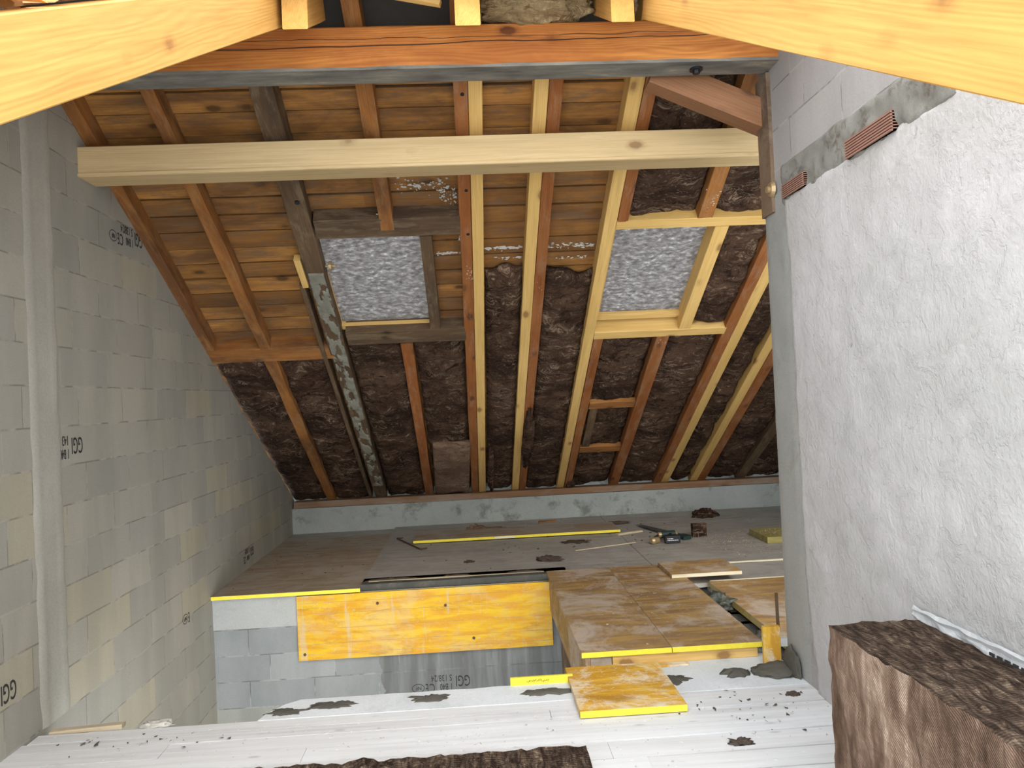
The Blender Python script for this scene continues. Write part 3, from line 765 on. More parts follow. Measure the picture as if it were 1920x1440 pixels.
rafter('rafter', 5.49, 8.75, 1.655, 1.663, 0.11, M_red, 'wide red-brown rafter below the middle of the right skylight sill', seed=15)
rafter('rafter', 2.35, 8.75, 2.24, 2.20, 0.095, M_red, 'long red-brown rafter right of the right skylight, left of its pale partner', seed=16)
rafter('new_rafter', 2.35, 8.75, 2.335, 2.29, 0.092, M_pale, 'new pale rafter right of the right skylight, crossing behind the right wall edge', wob=0.001, seed=17, h=0.13)
rafter('new_rafter', 2.35, 8.75, 2.665, 2.648, 0.09, M_pale, 'rightmost new pale rafter, emerging low from behind the right wall', wob=0.001, seed=18, h=0.13)
rafter('rafter', 2.35, 8.75, 2.765, 2.745, 0.10, M_red, 'red-brown rafter on the right side of the rightmost new pale rafter', seed=19)
rafter('rafter', 2.35, 8.75, 3.25, 3.235, 0.11, M_greyold, 'dark rafter at the far right corner of the eaves', seed=20, wob=0.01)
rafter('rafter', 2.35, 8.75, 3.80, 3.80, 0.09, M_greyold, 'dark rafter beyond the far right corner, hidden by the right wall', seed=21, wob=0.01)

# bolts and knots drilled through old rafters
def on_rafter(par, x, v, off, r, mat, name, h=0.006):
    bm = bmesh.new()
    add_cyl(bm, RP(x, v, off), RP(x, v, off - h), r, seg=16)
    o = obj(name, bm, mat); bpy.context.view_layer.update()
    o.parent = par; o.matrix_parent_inverse = par.matrix_world.inverted()
    return o
for v in (3.02, 3.74): on_rafter(rC, -1.075, v, 0.004, 0.017, M_black, 'bolt_head')
for v in (2.93, 3.68, 4.10): on_rafter(rE, 0.02, v, 0.004, 0.012, M_black, 'bolt_head')
bm = bmesh.new()
add_cyl(bm, RP(-1.02, 4.42, 0.03), RP(-0.945, 4.42, 0.03), 0.010, seg=10)
add_cyl(bm, RP(-0.995, 4.42, 0.03), RP(-0.975, 4.42, 0.03), 0.034, seg=16)
o = obj('through_bolt', bm, M_brass); o.parent = rC; o.matrix_parent_inverse = rC.matrix_world.inverted()
# mortar smears on the dark rafter: raised irregular patches
def smear(par, x, v0, v1, w, seed, mat):
    bm = bmesh.new(); nv = int((v1 - v0) / 0.010); nx = 14; g = []
    for i in range(nv + 1):
        v = v0 + (v1 - v0) * i / nv
        r = []
        for j in range(nx + 1):
            s_ = j / nx - 0.5
            n = noise.fractal(Vector((s_ * 1.9, v * 5.2, seed)), 0.8, 2.1, 5) + 0.07 - (0.5 if i in (0, nv) else 0) - 0.5 * max(0, abs(s_) - 0.40) * 10 * 0.3
            lift = max(-0.012, min(0.010, n * 0.09))
            r.append(bm.verts.new(RP(x - 0.065 * (v - 2.46) / 6.29 + s_ * w, v, -0.002 - lift)))
        g.append(r)
    for a, b in zip(g, g[1:]):
        for j in range(nx): bm.faces.new([a[j], a[j+1], b[j+1], b[j]])
    o = obj('mortar_smear', bm, mat, smooth=True, recalc=False)
    o.parent = par; o.matrix_parent_inverse = par.matrix_world.inverted()
M_smear = concrete("smeared_mortar", (0.20, 0.195, 0.155), (0.30, 0.29, 0.24), blot=(0.12, 0.10, 0.08), blot_amt=0.6, sc=3)
smear(rC, -1.078, 4.46, 8.35, 0.118, 5, M_smear)
# plank nailed along its left side, pale block at its head
o = rafter('side_plank', 4.60, 8.72, -1.205, -1.27, 0.035, M_greyold, 'thin weathered plank running along the left side of the thick dark rafter', h=0.10, off=-0.005, wob=0.006, seed=31, cat='plank')
o = rafter('wedge_block', 4.30, 4.61, -1.198, -1.198, 0.045, M_pale, 'small fresh pale wedge block left of the thick dark rafter', h=0.06, off=-0.015, seed=33, cat='block', seg=3, wob=0.003)

def cross(name, x0, x1, v0, v1, mat, label, off=0.0, h=0.12, wob=0.003, seed=0, cat='trimmer'):
    vc = (v0 + v1) / 2
    o = timber(name, RP(x0, vc, off), RP(x1, vc, off), v1 - v0, h, up_far, mat, wob=wob, seed=seed, seg=12)
    return tag(o, label, cat)
cross('trimmer', -2.19, -1.15, 5.42, 5.61, M_orange, 'old brown trimmer between left wall and the thick dark rafter', h=0.15, wob=0.008, seed=1)
cross('trimmer', -1.01, -0.03, 3.92, 4.10, M_greyold, 'grey-brown trimmer above the left skylight', seed=2)
cross('trimmer', -1.01, -0.03, 5.24, 5.42, M_greyold, 'grey-brown trimmer below the left skylight', seed=3, h=0.13)
o = rafter('side_trimmer', 4.11, 5.41, -0.272, -0.285, 0.085, M_greyold, 'brown upright trimmer at the right side of the left skylight', cat='trimmer', seed=22, h=0.11, off=0.004)
cross('header', 1.055, 2.19, 4.02, 4.11, M_pale, 'new pale header above the right skylight', h=0.13, wob=0.001, seed=4, cat='header')
cross('header', 1.055, 2.19, 5.39, 5.49, M_pale, 'new pale header forming the sill under the right skylight', h=0.16, wob=0.001, seed=5, cat='header')
rafter('side_trimmer', 4.115, 5.385, 1.815, 1.83, 0.10, M_pale, 'new pale trimmer at the right side of the right skylight', cat='trimmer', seed=23, h=0.15, wob=0.001)
cross('noggin', 1.15, 1.605, 6.64, 6.76, M_orange, 'upper short pale-brown noggin in the bay below the right skylight', off=0.01, h=0.05, seed=6, cat='noggin')
cross('noggin', 1.15, 1.605, 7.64, 7.77, M_orange, 'lower short pale-brown noggin in the bay below the right skylight', off=0.01, h=0.05, seed=7, cat='noggin')
rafter('short_batten', 6.77, 7.63, 1.195, 1.21, 0.075, M_greyold, 'short mouldy batten joining the two noggins below the right skylight', cat='batten', seed=24, h=0.05, off=0.012, wob=0.01)

# skylights: frame and fleece-covered glazing
def skylight(n, x0, x1, v0, v1, off, fm):
    bm = bmesh.new()
    w = 0.03
    def b(xa, xb, va, vb, o0=off, o1=off + 0.07):
        vs = [bm.verts.new(RP(x, v, o)) for x in (xa, xb) for v in (va, vb) for o in (o0, o1)]
        for q in ((0, 1, 3, 2), (4, 6, 7, 5), (0, 4, 5, 1), (2, 3, 7, 6), (0, 2, 6, 4), (1, 5, 7, 3)): bm.faces.new([vs[i] for i in q])
    b(x0 - w, x1 + w, v0 - w, v0); b(x0 - w, x1 + w, v1, v1 + 0.05); b(x0 - w, x0, v0, v1); b(x1, x1 + w, v0, v1)
    b(x0 - w, x1 + w, v1 - 0.01, v1 + 0.045, off - 0.03, off)
    t = tag(obj('window_%d' % n, bm, fm), kind='structure')
    ax, dn = Vector((1, 0, 0)), Vector((0, CT, -ST))
    bm = bmesh.new()
    vs = [bm.verts.new(Vector(p)) for p in ((0, 0, 0), (x1 - x0, 0, 0), (x1 - x0, v1 - v0, 0), (0, v1 - v0, 0))]
    bm.faces.new(vs)
    bmesh.ops.solidify(bm, geom=bm.faces[:], thickness=0.004)
    o = RP(x0, v0, off + 0.02)
    M = Matrix(((1, 0, 0, o.x), (0, dn.y, up_far.y, o.y), (0, dn.z, up_far.z, o.z), (0, 0, 0, 1)))
    p = obj('pane', bm, M_pane, matrix=M)
    p.parent = t
skylight(1, -1.04, -0.32, 4.20, 5.24, 0.10, M_pale)
skylight(2, 1.09, 1.77, 4.16, 5.28, 0.115, M_pale)

# roof sheathing: separate planks, cut around the skylights
bm = bmesh.new()
vl = [2.64, 2.80, 2.965, 3.11, 3.28, 3.45, 3.645, 3.80, 3.965, 4.12]  # no boards near the ridge: dark felt there deepens the shade behind the stubs
v = 4.12
while v < 9.2: v += 0.172; vl.append(v)
rr = random.Random(12)
for a, b in zip(vl, vl[1:]):
    gp = rr.uniform(0.010, 0.026)
    cuts = [XL - 0.1]
    x = XL - 0.1
    while x < XE - 0.5:
        x += rr.uniform(1.1, 2.3); cuts.append(min(x, XE))
    cuts[-1] = XE
    for p, q in zip(cuts, cuts[1:]):
        segs = [(p, q)]
        for (hx0, hx1, hv0, hv1) in ((-1.05, -0.29, 4.17, 5.29), (1.06, 1.80, 4.13, 5.33)):
            if b > hv0 and a < hv1:
                ns = []
                for s, e in segs:
                    if e <= hx0 or s >= hx1: ns.append((s, e)); continue
                    if s < hx0: ns.append((s, hx0))
                    if e > hx1: ns.append((hx1, e))
                segs = ns
        for s, e in segs:
            if e - s < 0.02: continue
            n = max(2, int((e - s) / 0.25)); d0 = rr.uniform(0, 0.006); rings = []
            for i in range(n + 1):
                xx = s + (e - s) * i / n
                w1 = 0.004 * noise.noise(Vector((xx * 3, a * 9, 0)))
                rings.append([bm.verts.new(RP(xx, a + 0.006 + w1, 0.122 + d0)), bm.verts.new(RP(xx, (a + b) / 2, 0.112 + d0)), bm.verts.new(RP(xx, b - gp + w1 * 1.8, 0.106 + d0 + 0.004)), bm.verts.new(RP(xx, b - gp + w1 * 1.8, 0.140)), bm.verts.new(RP(xx, a + 0.006 + w1, 0.140))])
            for r1, r2 in zip(rings, rings[1:]):
                for k in range(5): bm.faces.new([r1[k], r1[(k+1) % 5], r2[(k+1) % 5], r2[k]])
            bm.faces.new(rings[0]); bm.faces.new(rings[-1])
tag(obj('ceiling', bm, M_sheath), kind='structure')
# felt and tiles outside
bm = bmesh.new()
def slabp(xa, xb, va, vb, o0=0.145, o1=0.20):
    vs = [bm.verts.new(RP(x, v, o)) for x in (xa, xb) for v in (va, vb) for o in (o0, o1)]
    for q in ((0, 1, 3, 2), (4, 6, 7, 5), (0, 4, 5, 1), (2, 3, 7, 6), (0, 2, 6, 4), (1, 5, 7, 3)): bm.faces.new([vs[i] for i in q])
slabp(XL - 0.3, XE, 2.15, 4.13); slabp(XL - 0.3, XE, 5.33, 9.6)
slabp(XL - 0.3, -1.05, 4.13, 5.33); slabp(-0.29, 1.06, 4.13, 5.33); slabp(1.80, XE, 4.13, 5.33)
tag(obj('ceiling_roof_cover', bm, M_underdeck), kind='structure')

# ------------------------------------------------------------------ insulation in the bays
wool_n = [0]
def wool(x0, x1, v0, v1, label, mat=M_wool, base=0.035, amp=0.03, ragged=(0, 0), cat='insulation batt', name='insulation_batt', group='mineral wool batts between the rafters', skew=0.0):
    wool_n[0] += 1; sd = wool_n[0] * 5.7
    bm = bmesh.new()
    st = 0.032
    nx = max(4, int((x1 - x0) / st)); nv = max(4, int((v1 - v0) / st))
    lo, hi = [], []
    for i in range(nv + 1):
        rl, rh = [], []
        for j in range(nx + 1):
            tx, tv = j / nx, i / nv
            x = x0 + (x1 - x0) * tx
            vv = v0 + (v1 - v0) * tv
            vv += ragged[0] * (1 - tv) ** 8 * noise.noise(Vector((x * 6, sd, 0))) + ragged[1] * tv ** 8 * noise.noise(Vector((x * 6, sd, 4)))
            xs = x + skew * (vv - 2.46) / 6.29
            e = min(tx, 1 - tx) * (x1 - x0); f = min(tv, 1 - tv) * (v1 - v0)
            edge = math.exp(-(e / 0.025)) * 0.035 + math.exp(-(f / 0.03)) * 0.03
            d = amp * noise.fractal(Vector((x * 5, vv * 6, sd)), 0.8, 2.1, 5) + 0.012 * noise.noise(Vector((x * 2, vv * 2.4, sd)))
            off = base + edge + d
            off = min(off, 0.10)
            rl.append(bm.verts.new(RP(xs, vv, off))); rh.append(bm.verts.new(RP(xs, vv, 0.104)))
        lo.append(rl); hi.append(rh)
    for i in range(nv):
        for j in range(nx):
            bm.faces.new([lo[i][j], lo[i][j+1], lo[i+1][j+1], lo[i+1][j]])
            bm.faces.new([hi[i][j], hi[i+1][j], hi[i+1][j+1], hi[i][j+1]])
    for i in range(nv):
        bm.faces.new([lo[i][0], lo[i+1][0], hi[i+1][0], hi[i][0]]); bm.faces.new([lo[i][nx], hi[i][nx], hi[i+1][nx], lo[i+1][nx]])
    for j in range(nx):
        bm.faces.new([lo[0][j], hi[0][j], hi[0][j+1], lo[0][j+1]]); bm.faces.new([lo[nv][j], lo[nv][j+1], hi[nv][j+1], hi[nv][j]])
    c = RP((x0 + x1) / 2, (v0 + v1) / 2, 0.1)
    M = Matrix(((1, 0, 0, c.x), (0, CT, ST, c.y), (0, -ST, CT, c.z), (0, 0, 0, 1)))
    for vtx in bm.verts: vtx.co = M.inverted() @ vtx.co
    o = obj(name, bm, mat, smooth=True)
    o.matrix_world = M
    return tag(o, label, cat, group)
wool(-2.175, -1.745, 5.62, 8.80, 'dark wool in the bay along the left wall, below the brown trimmer', skew=-0.03)
wool(-1.64, -1.225, 5.62, 8.80, 'dark wool between the lower orange rafter and the thick dark rafter', skew=-0.055)
wool(-1.00, -0.555, 5.43, 8.80, 'dark wool right of the mortar-smeared rafter, below the left skylight', skew=-0.065)
wool(-0.45, -0.03, 5.43, 8.80, 'dark wool left of the long bolted rafter, below the left skylight', skew=-0.045)
wool(0.137, 0.425, 4.56, 8.80, 'tall narrow dark wool batt between the first two new pale rafters', ragged=(0.12, 0))
wool(0.592, 0.966, 4.66, 8.80, 'tall dark wool batt left of the right skylight', ragged=(0.16, 0))
wool(1.135, 1.598, 5.50, 8.80, 'dark wool with wooden noggins across it, below the right skylight', base=0.05)
wool(1.712, 2.165, 5.50, 8.80, 'dark wool below the right end of the right skylight sill')
wool(1.135, 1.615, 2.40, 4.03, 'dark wool above the right skylight, left bay', ragged=(0, 0.05))
wool(1.725, 2.19, 2.40, 4.03, 'dark wool above the right skylight, right bay next to the wall post', ragged=(0, 0.06))
wool(1.875, 2.19, 4.12, 5.38, 'dark wool right of the right skylight', base=0.03)
wool(2.375, 2.605, 2.40, 8.80, 'narrow dark wool between the two rightmost new pale rafters')
wool(2.81, 3.19, 2.40, 8.80, 'dark wool left of the dark corner rafter, far right')
wool(3.30, 3.75, 2.40, 8.80, 'dark wool in the far right corner beyond the last visible rafter')
def pad():
    bm = bmesh.new(); n = 22; lo = []; hi = []
    for i in range(n + 1):
        a, b = [], []
        for j in range(n + 1):
            tx, tv = j / n, i / n
            x = -0.445 + 0.40 * tx - 0.05 * tv; v = 7.36 + 1.32 * tv
            e = min(tx, 1 - tx, tv, 1 - tv)
            r = 0.02 * math.exp(-e * 18)
            a.append(bm.verts.new(RP(x, v, -0.035 + r + 0.014 * noise.fractal(Vector((x * 6, v * 6, 3)), 0.8, 2, 4)))); b.append(bm.verts.new(RP(x, v, 0.04)))
        lo.append(a); hi.append(b)
    for i in range(n):
        for j in range(n):
            bm.faces.new([lo[i][j], lo[i][j+1], lo[i+1][j+1], lo[i+1][j]]); bm.faces.new([hi[i][j], hi[i+1][j], hi[i+1][j+1], hi[i][j+1]])
        bm.faces.new([lo[i][0], lo[i+1][0], hi[i+1][0], hi[i][0]]); bm.faces.new([lo[i][n], hi[i][n], hi[i+1][n], lo[i+1][n]])
        bm.faces.new([lo[0][i], hi[0][i], hi[0][i+1], lo[0][i+1]]); bm.faces.new([lo[n][i], lo[n][i+1], hi[n][i+1], hi[n][i]])
    tag(obj('insulation_pad', bm, M_woolpale, smooth=True), 'lighter brown square wool pad low on the slope, left of the long bolted rafter', 'insulation pad')
pad()
def tuft(x, v, sx, sv, label, seed, mat=M_wool, off=-0.01, th=0.03):
    bm = bmesh.new(); bmesh.ops.create_icosphere(bm, subdivisions=4, radius=1.0)
    c = RP(x, v, off)
    M = Matrix(((1, 0, 0, c.x), (0, CT, ST, c.y), (0, -ST, CT, c.z), (0, 0, 0, 1)))
    for q in bm.verts:
        n = noise.fractal(q.co * 2.4 + Vector((seed, 0, seed)), 0.8, 2, 5)
        q.co *= 1 + 0.4 * n
        q.co = Vector((q.co.x * sx, q.co.y * sv, q.co.z * th))
    o = obj('wool_tuft', bm, mat, smooth=True, matrix=M)
    return tag(o, label, 'wool tuft')
tuft(0.56, 7.35, 0.055, 0.62, 'tall wool tuft hanging over the red-brown rafter right of centre', 3)
tuft(0.17, 8.1, 0.035, 0.6, 'ragged wool tuft beside the foot of the first new pale rafter', 5)
tuft(1.13, 8.60, 0.05, 0.10, 'small wool tuft at the foot of the rafter left of the noggins', 8)

# ------------------------------------------------------------------ purlin, ridge beam, brace
pu = timber('purlin', (XL - 0.05, 4.6, 1.357), (2.4, 4.6, 1.357), 0.205, 0.172, (0, 0, 1), M_purlin, seg=6)
lp_ = timber('edge_lamella', (XL - 0.05, 4.4935, 1.3585), (2.4, 4.4935, 1.3585), 0.008, 0.018, (0, 0, 1), M_purlin, parent=pu, seg=4, bev=0.002)
tag(pu, 'new pale square-edged purlin spanning the room under the rafters', 'purlin')
rb = timber('ridge_beam', (XL - 0.05, 3.93, 1.656), (2.3, 3.93, 1.656), 0.16, 0.215, (0, 0, 1), M_ridge, wob=0.004, seg=60, bev=0.006, seed=3)
tag(rb, 'old orange-red ridge beam with long cracks and grey stained underside', 'ridge beam')
bm = bmesh.new()
nx = 90; g = []
for i in range(nx + 1):
    x = XL + 0.02 + (2.2 - XL) * i / nx
    zt = 0.010 + 0.006 * noise.noise(Vector((x * 5, 1, 7)))
    g.append([bm.verts.new((x, 3.8465, 1.656 + zt)), bm.verts.new((x, 3.846, 1.6505)), bm.verts.new((x, 4.014, 1.6495)), bm.verts.new((x, 4.014, 1.668))])
for a, b in zip(g, g[1:]):
    for k in range(3): bm.faces.new([a[k], a[k+1], b[k+1], b[k]])
u = obj('grey_underside', bm, M_under); bpy.context.view_layer.update(); u.parent = rb; u.matrix_parent_inverse = rb.matrix_world.inverted()
u['label'] = 'grey mortar-stained underside'
for x in (1.235, 1.74):
    bm = bmesh.new()
    add_cyl(bm, (x, 3.93, 1.652), (x, 3.93, 1.640), 0.034, seg=18); add_cyl(bm, (x, 3.93, 1.640), (x, 3.93, 1.622), 0.019, seg=6)
    o = obj('bolt_head', bm, M_black); o.parent = rb; o.matrix_parent_inverse = rb.matrix_world.inverted()
br = timber('brace', (1.02, 4.13, 1.645), (1.66, 4.13, 1.365), 0.13, 0.15, (0, 0, 1), M_orange, wob=0.003, seg=8, seed=9)
br.data.materials[0] = wood('aged_brown_brace', (0.34, 0.17, 0.085), (0.24, 0.11, 0.05), (0.08, 0.035, 0.02), stain=(0.2, 0.09, 0.045), stain_amt=0.4)
tag(br, 'brown diagonal brace running down from the ridge beam to the post', 'brace')

# ------------------------------------------------------------------ near slope: side rafters, cut stubs, roof edge
up_near = Vector((0, -ST, CT))
lr = timber('near_rafter', NP(-0.90, 0.9), NP(-0.822, 3.86), 0.08, 0.18, up_near, M_yellowwood, wob=0.001, seg=8, seed=1)
tag(lr, 'large new pale-yellow rafter crossing the top left corner close to the camera', 'rafter')
rr2 = timber('near_rafter', NP(1.135, 0.9), NP(0.91, 3.55), 0.08, 0.22, up_near, M_yellowwood, wob=0.001, seg=8, seed=2)
tag(rr2, 'large new pale-yellow rafter crossing the top right corner close to the camera', 'rafter')
for (x, w, lab) in ((-0.710, 0.112, 'left of the three sawn rafter stubs resting on the ridge beam'), (0.056, 0.113, 'middle of the three sawn rafter stubs resting on the ridge beam'), (0.760, 0.105, 'right of the three sawn rafter stubs resting on the ridge beam')):
    a = NP(x, 3.45, 0.0); b = NP(x, 3.92, 0.0)
    o = timber('rafter_stub', a, b, w, 0.20, up_near, M_yellowwood, wob=0.001, seg=4, seed=int(w * 1000))
    # plumb-cut front face
    for vtx in o.data.vertices:
        if vtx.co.x < 0.01: vtx.co.x += vtx.co.z * math.tan(TH)
    tag(o, lab, 'rafter stub')
# left-over near roof deck beside the left rafter with broken tiles
bm = bmesh.new()
def nslab(xa, xb, ya, yb, o0, o1):
    vs = [bm.verts.new(NP(x, y, o)) for x in (xa, xb) for y in (ya, yb) for o in (o0, o1)]
    for q in ((0, 1, 3, 2), (4, 6, 7, 5), (0, 4, 5, 1), (2, 3, 7, 6), (0, 2, 6, 4), (1, 5, 7, 3)): bm.faces.new([vs[i] for i in q])
nslab(XL - 0.2, -0.93, 0.9, 3.95, 0.183, 0.20)
nslab(-0.93, 2.2, 3.42, 3.98, 0.225, 0.245)  # out-of-view strip over the ridge, added to shade the gap behind the stubs
tag(obj('ceiling_near_deck_and_shade', bm, M_sheath), kind='structure')
for i, (y, L) in enumerate(((1.62, 0.30), (1.93, 0.26), (2.2, 0.28), (2.5, 0.26))):
    bm = bmesh.new(); n = 16; g = []
    for a in range(n + 1):
        t = a / n; r = []
        for b in range(7):
            s = b / 6
            jag = 0.02 * noise.fractal(Vector((t * 5, i, 0)), .8, 2, 4)
            x = -0.862 - 0.30 * s + (jag if b == 0 else 0)
            off = 0.188 + 0.045 * math.sin(PI * t) + 0.01 * noise.noise(Vector((t * 6, s * 4, i)))
            r.append((x, y + L * (t - .5), off))
        g.append(r)
    V = [[bm.verts.new(NP(*p)) for p in r] for r in g]
    W = [[bm.verts.new(NP(p[0], p[1], p[2] + 0.02)) for p in r] for r in g]
    for a in range(n):
        for b in range(6):
            bm.faces.new([V[a][b], V[a][b+1], V[a+1][b+1], V[a+1][b]]); bm.faces.new([W[a][b], W[a+1][b], W[a+1][b+1], W[a][b+1]])
        bm.faces.new([V[a][0], V[a+1][0], W[a+1][0], W[a][0]]); bm.faces.new([V[a][6], W[a][6], W[a+1][6], V[a+1][6]])
    for b in range(6):
        bm.faces.new([V[0][b], W[0][b], W[0][b+1], V[0][b+1]]); bm.faces.new([V[n][b], V[n][b+1], W[n][b+1], W[n][b]])
    o = obj('roof_tile', bm, M_tile, smooth=False)
    tag(o, ['first broken orange clay tile from the left on top of the near left rafter', 'second broken orange clay tile from the left on top of the near left rafter', 'third broken orange clay tile from the left on top of the near left rafter', 'fourth broken clay tile from the left, partly above the picture edge'][i], 'roof tile', 'broken tiles on the near left rafter')
# wool bundle on the ridge and a splintered batten
bm = bmesh.new(); bmesh.ops.create_icosphere(bm, subdivisions=5, radius=1.0)
for q in bm.verts:
    n = noise.fractal(q.co * 2.2 + Vector((4, 0, 2)), 0.85, 2, 6)
    q.co *= 1 + 0.22 * n
    q.co = Vector((q.co.x * 0.29, q.co.y * 0.12, q.co.z * 0.085))
o = obj('ridge_insulation', bm, M_woolridge, smooth=True); o.location = (0.40, 3.86, 1.955)
tag(o, 'yellowish wool bundle stuffed on the ridge beam between middle and right stubs', 'insulation')
bm = bmesh.new(); bmesh.ops.create_icosphere(bm, subdivisions=4, radius=1.0)
for q in bm.verts:
    q.co *= 1 + 0.4 * noise.fractal(q.co * 2.5 + Vector((1, 7, 2)), 0.85, 2, 6)
    q.co = Vector((q.co.x * 0.035, q.co.y * 0.06, q.co.z * 0.07))
o = obj('wool_tuft', bm, M_woolpale, smooth=True); o.location = (0.855, 3.72, 1.90)
tag(o, 'small brown wool tuft right of the right stub on the ridge beam', 'wool tuft')
sbt = timber('splintered_batten', (-0.52, 3.72, 1.985), (-0.07, 3.66, 1.865), 0.035, 0.028, (0, 0, 1), M_pale, wob=0.005, seg=10)
tag(sbt, 'splintered pale batten above the ridge beam, left of the middle stub', 'batten')

# ------------------------------------------------------------------ wool slab stack at the right wall, plastic sheet, batt on the floor
def wool_block(name, x0, x1, y0, y1, z0, z1, label, cat, mat=M_slab, nz=26, ny=60, nx=22, amp=0.008, seed=1):
    bm = bmesh.new()
    def P(a, b, c, side):
        x = x0 + (x1 - x0) * a; y = y0 + (y1 - y0) * b; z = z0 + (z1 - z0) * c
        n = amp * noise.fractal(Vector((x * 11 + seed, y * 11, z * 11)), 0.85, 2, 5)
        m = amp * noise.fractal(Vector((x * 11, y * 11 + 5, z * 11 + seed)), 0.85, 2, 5)
        return Vector((x + n * (0 if a == 1 else 1), y + m, z + (n + m) * (0 if c == 0 else 0.8)))
    cache = {}
    def V(a, b, c):
        k = (round(a, 5), round(b, 5), round(c, 5))
        if k not in cache: cache[k] = bm.verts.new(P(a, b, c, 0))
        return cache[k]
    def face(f, n1, n2):
        for i in range(n1):
            for j in range(n2):
                bm.faces.new([V(*f(i / n1, j / n2)), V(*f((i + 1) / n1, j / n2)), V(*f((i + 1) / n1, (j + 1) / n2)), V(*f(i / n1, (j + 1) / n2))])
    face(lambda s, t: (0, s, t), ny, nz); face(lambda s, t: (1, s, t), ny, nz)
    face(lambda s, t: (s, 0, t), nx, nz); face(lambda s, t: (s, 1, t), nx, nz)
    face(lambda s, t: (s, t, 1), nx, ny); face(lambda s, t: (s, t, 0), nx, ny)
    return tag(obj(name, bm, mat), label, cat)
wool_block('insulation_slab', 1.245, 1.60, 1.15, 2.755, -1.53, -0.885, 'big brown mineral wool slab standing at the right wall', 'insulation slab', seed=3)
wool_block('insulation_batt', -1.05, 0.40, 2.55, 3.19, -1.529, -1.452, 'brown wool batt lying on the floorboards at the bottom edge', 'insulation batt', nz=5, nx=60, ny=26, amp=0.012, seed=8)
# white plastic sheet tucked behind the slab
bm = bmesh.new(); n = 60; g = []
for i in range(n + 1):
    y = 1.3 + (2.80 - 1.3) * i / n; r = []
    for j in range(9):
        t = j / 8
        z = -0.93 + 0.085 * t + 0.008 * noise.noise(Vector((y * 14, t * 5, 0)))
        x = 1.606 - 0.03 * math.sin(PI * t) * (0.6 + 0.6 * noise.noise(Vector((y * 12, t * 3, 5)))) + 0.0
        if t > 0.8: x -= 0.012
        r.append(bm.verts.new((min(x, 1.612), y, z)))
    g.append(r)
for a, b in zip(g, g[1:]):
    for j in range(8): bm.faces.new([a[j], a[j+1], b[j+1], b[j]])
bmesh.ops.solidify(bm, geom=bm.faces[:], thickness=0.0015)
o = tag(obj('plastic_sheet', bm, M_foil, smooth=False), 'crumpled white plastic sheet between the wool slab and plastered wall', 'plastic sheet')
bm = bmesh.new()
for i in range(7): add_box(bm, 1.560, 1.5635, 2.10 + i * 0.035, 2.122 + i * 0.035, -0.872, -0.862)
obj('printed_marks', bm, M_ink, o)

# ------------------------------------------------------------------ printed block markings
def text_mesh(s, size):
    cu = bpy.data.curves.new('t', 'FONT'); cu.body = s; cu.size = size; cu.extrude = 0.0006
    cu.resolution_u = 3
    to = bpy.data.objects.new('t', cu); COL.objects.link(to)
    dg = bpy.context.evaluated_depsgraph_get()
    me = bpy.data.meshes.new_from_object(to.evaluated_get(dg))
    bpy.data.objects.remove(to); bpy.data.curves.remove(cu)
    return me
def stamp(parent, origin, right, upv, items, sc=1.0, lim=None):
    """printed text on a wall; right/upv are the reading directions"""
    o = Vector(origin); right = Vector(right); upv = Vector(upv); nrm = right.cross(upv)
    for it in items:
        if it[0] == 'ring':
            _, x, y, rx, ry = it
            bm = bmesh.new(); n = 28; A = []; B = []
            for i in range(n):
                a = 2 * PI * i / n
                A.append(bm.verts.new((x + rx * math.cos(a), y + ry * math.sin(a), 0.0004))); B.append(bm.verts.new((x + (rx - .005) * math.cos(a), y + (ry - .005) * math.sin(a), 0.0004)))
            for i in range(n): bm.faces.new([A[i], A[(i+1) % n], B[(i+1) % n], B[i]])
            me = bpy.data.meshes.new('ring'); bm.to_mesh(me); bm.free()
        else:
            s, x, y, size, sx = it
            me = text_mesh(s, size)
            for v in me.vertices: v.co.x = v.co.x * sx + x; v.co.y += y
        for v in me.vertices: v.co = o + right * (v.co.x * sc) + upv * (v.co.y * sc) + nrm * (0.002 + v.co.z)
        me.materials.clear(); me.materials.append(M_ink)
        ob = link('printed_marking', me); ob.parent = parent
# the prints stand upside down and read from right to left
full = [('GGI', 0.0, 0.013, 0.128, 0.56), ('S 138/24', 0.150, 0.0, 0.074, 0.66), ('1 B40', 0.146, 0.072, 0.074, 0.62), ('C', 0.292, 0.066, 0.105, 0.62), ('E', 0.345, 0.066, 0.105, 0.5), ('NF', 0.402, 0.083, 0.042, 0.95), ('ring', 0.430, 0.097, 0.052, 0.036)]
part = [('GGI', 0.0, 0.013, 0.128, 0.56), ('143', 0.150, 0.0, 0.074, 0.62), ('1 B40', 0.146, 0.072, 0.074, 0.58)]
ws = bpy.data.objects['wall_stair']
stamp(ws, (-0.124, 6.42, -2.268), (-1, 0, 0), (0, 0, -1), full)
def left_stamp(y, z, items, sc=1.0): stamp(wall_left, (XL, y, z), (0, -1, 0), (0, 0, -1), items, sc)
left_stamp(5.33, 1.205, full)
left_stamp(4.43, -0.105, part)
left_stamp(3.735, -1.19, [full[0]])
left_stamp(6.25, -1.43, [full[4], full[5], full[6]])
left_stamp(7.62, -1.32, full[:5], 0.9)

# ------------------------------------------------------------------ things lying on the far platform
ZP = -1.490
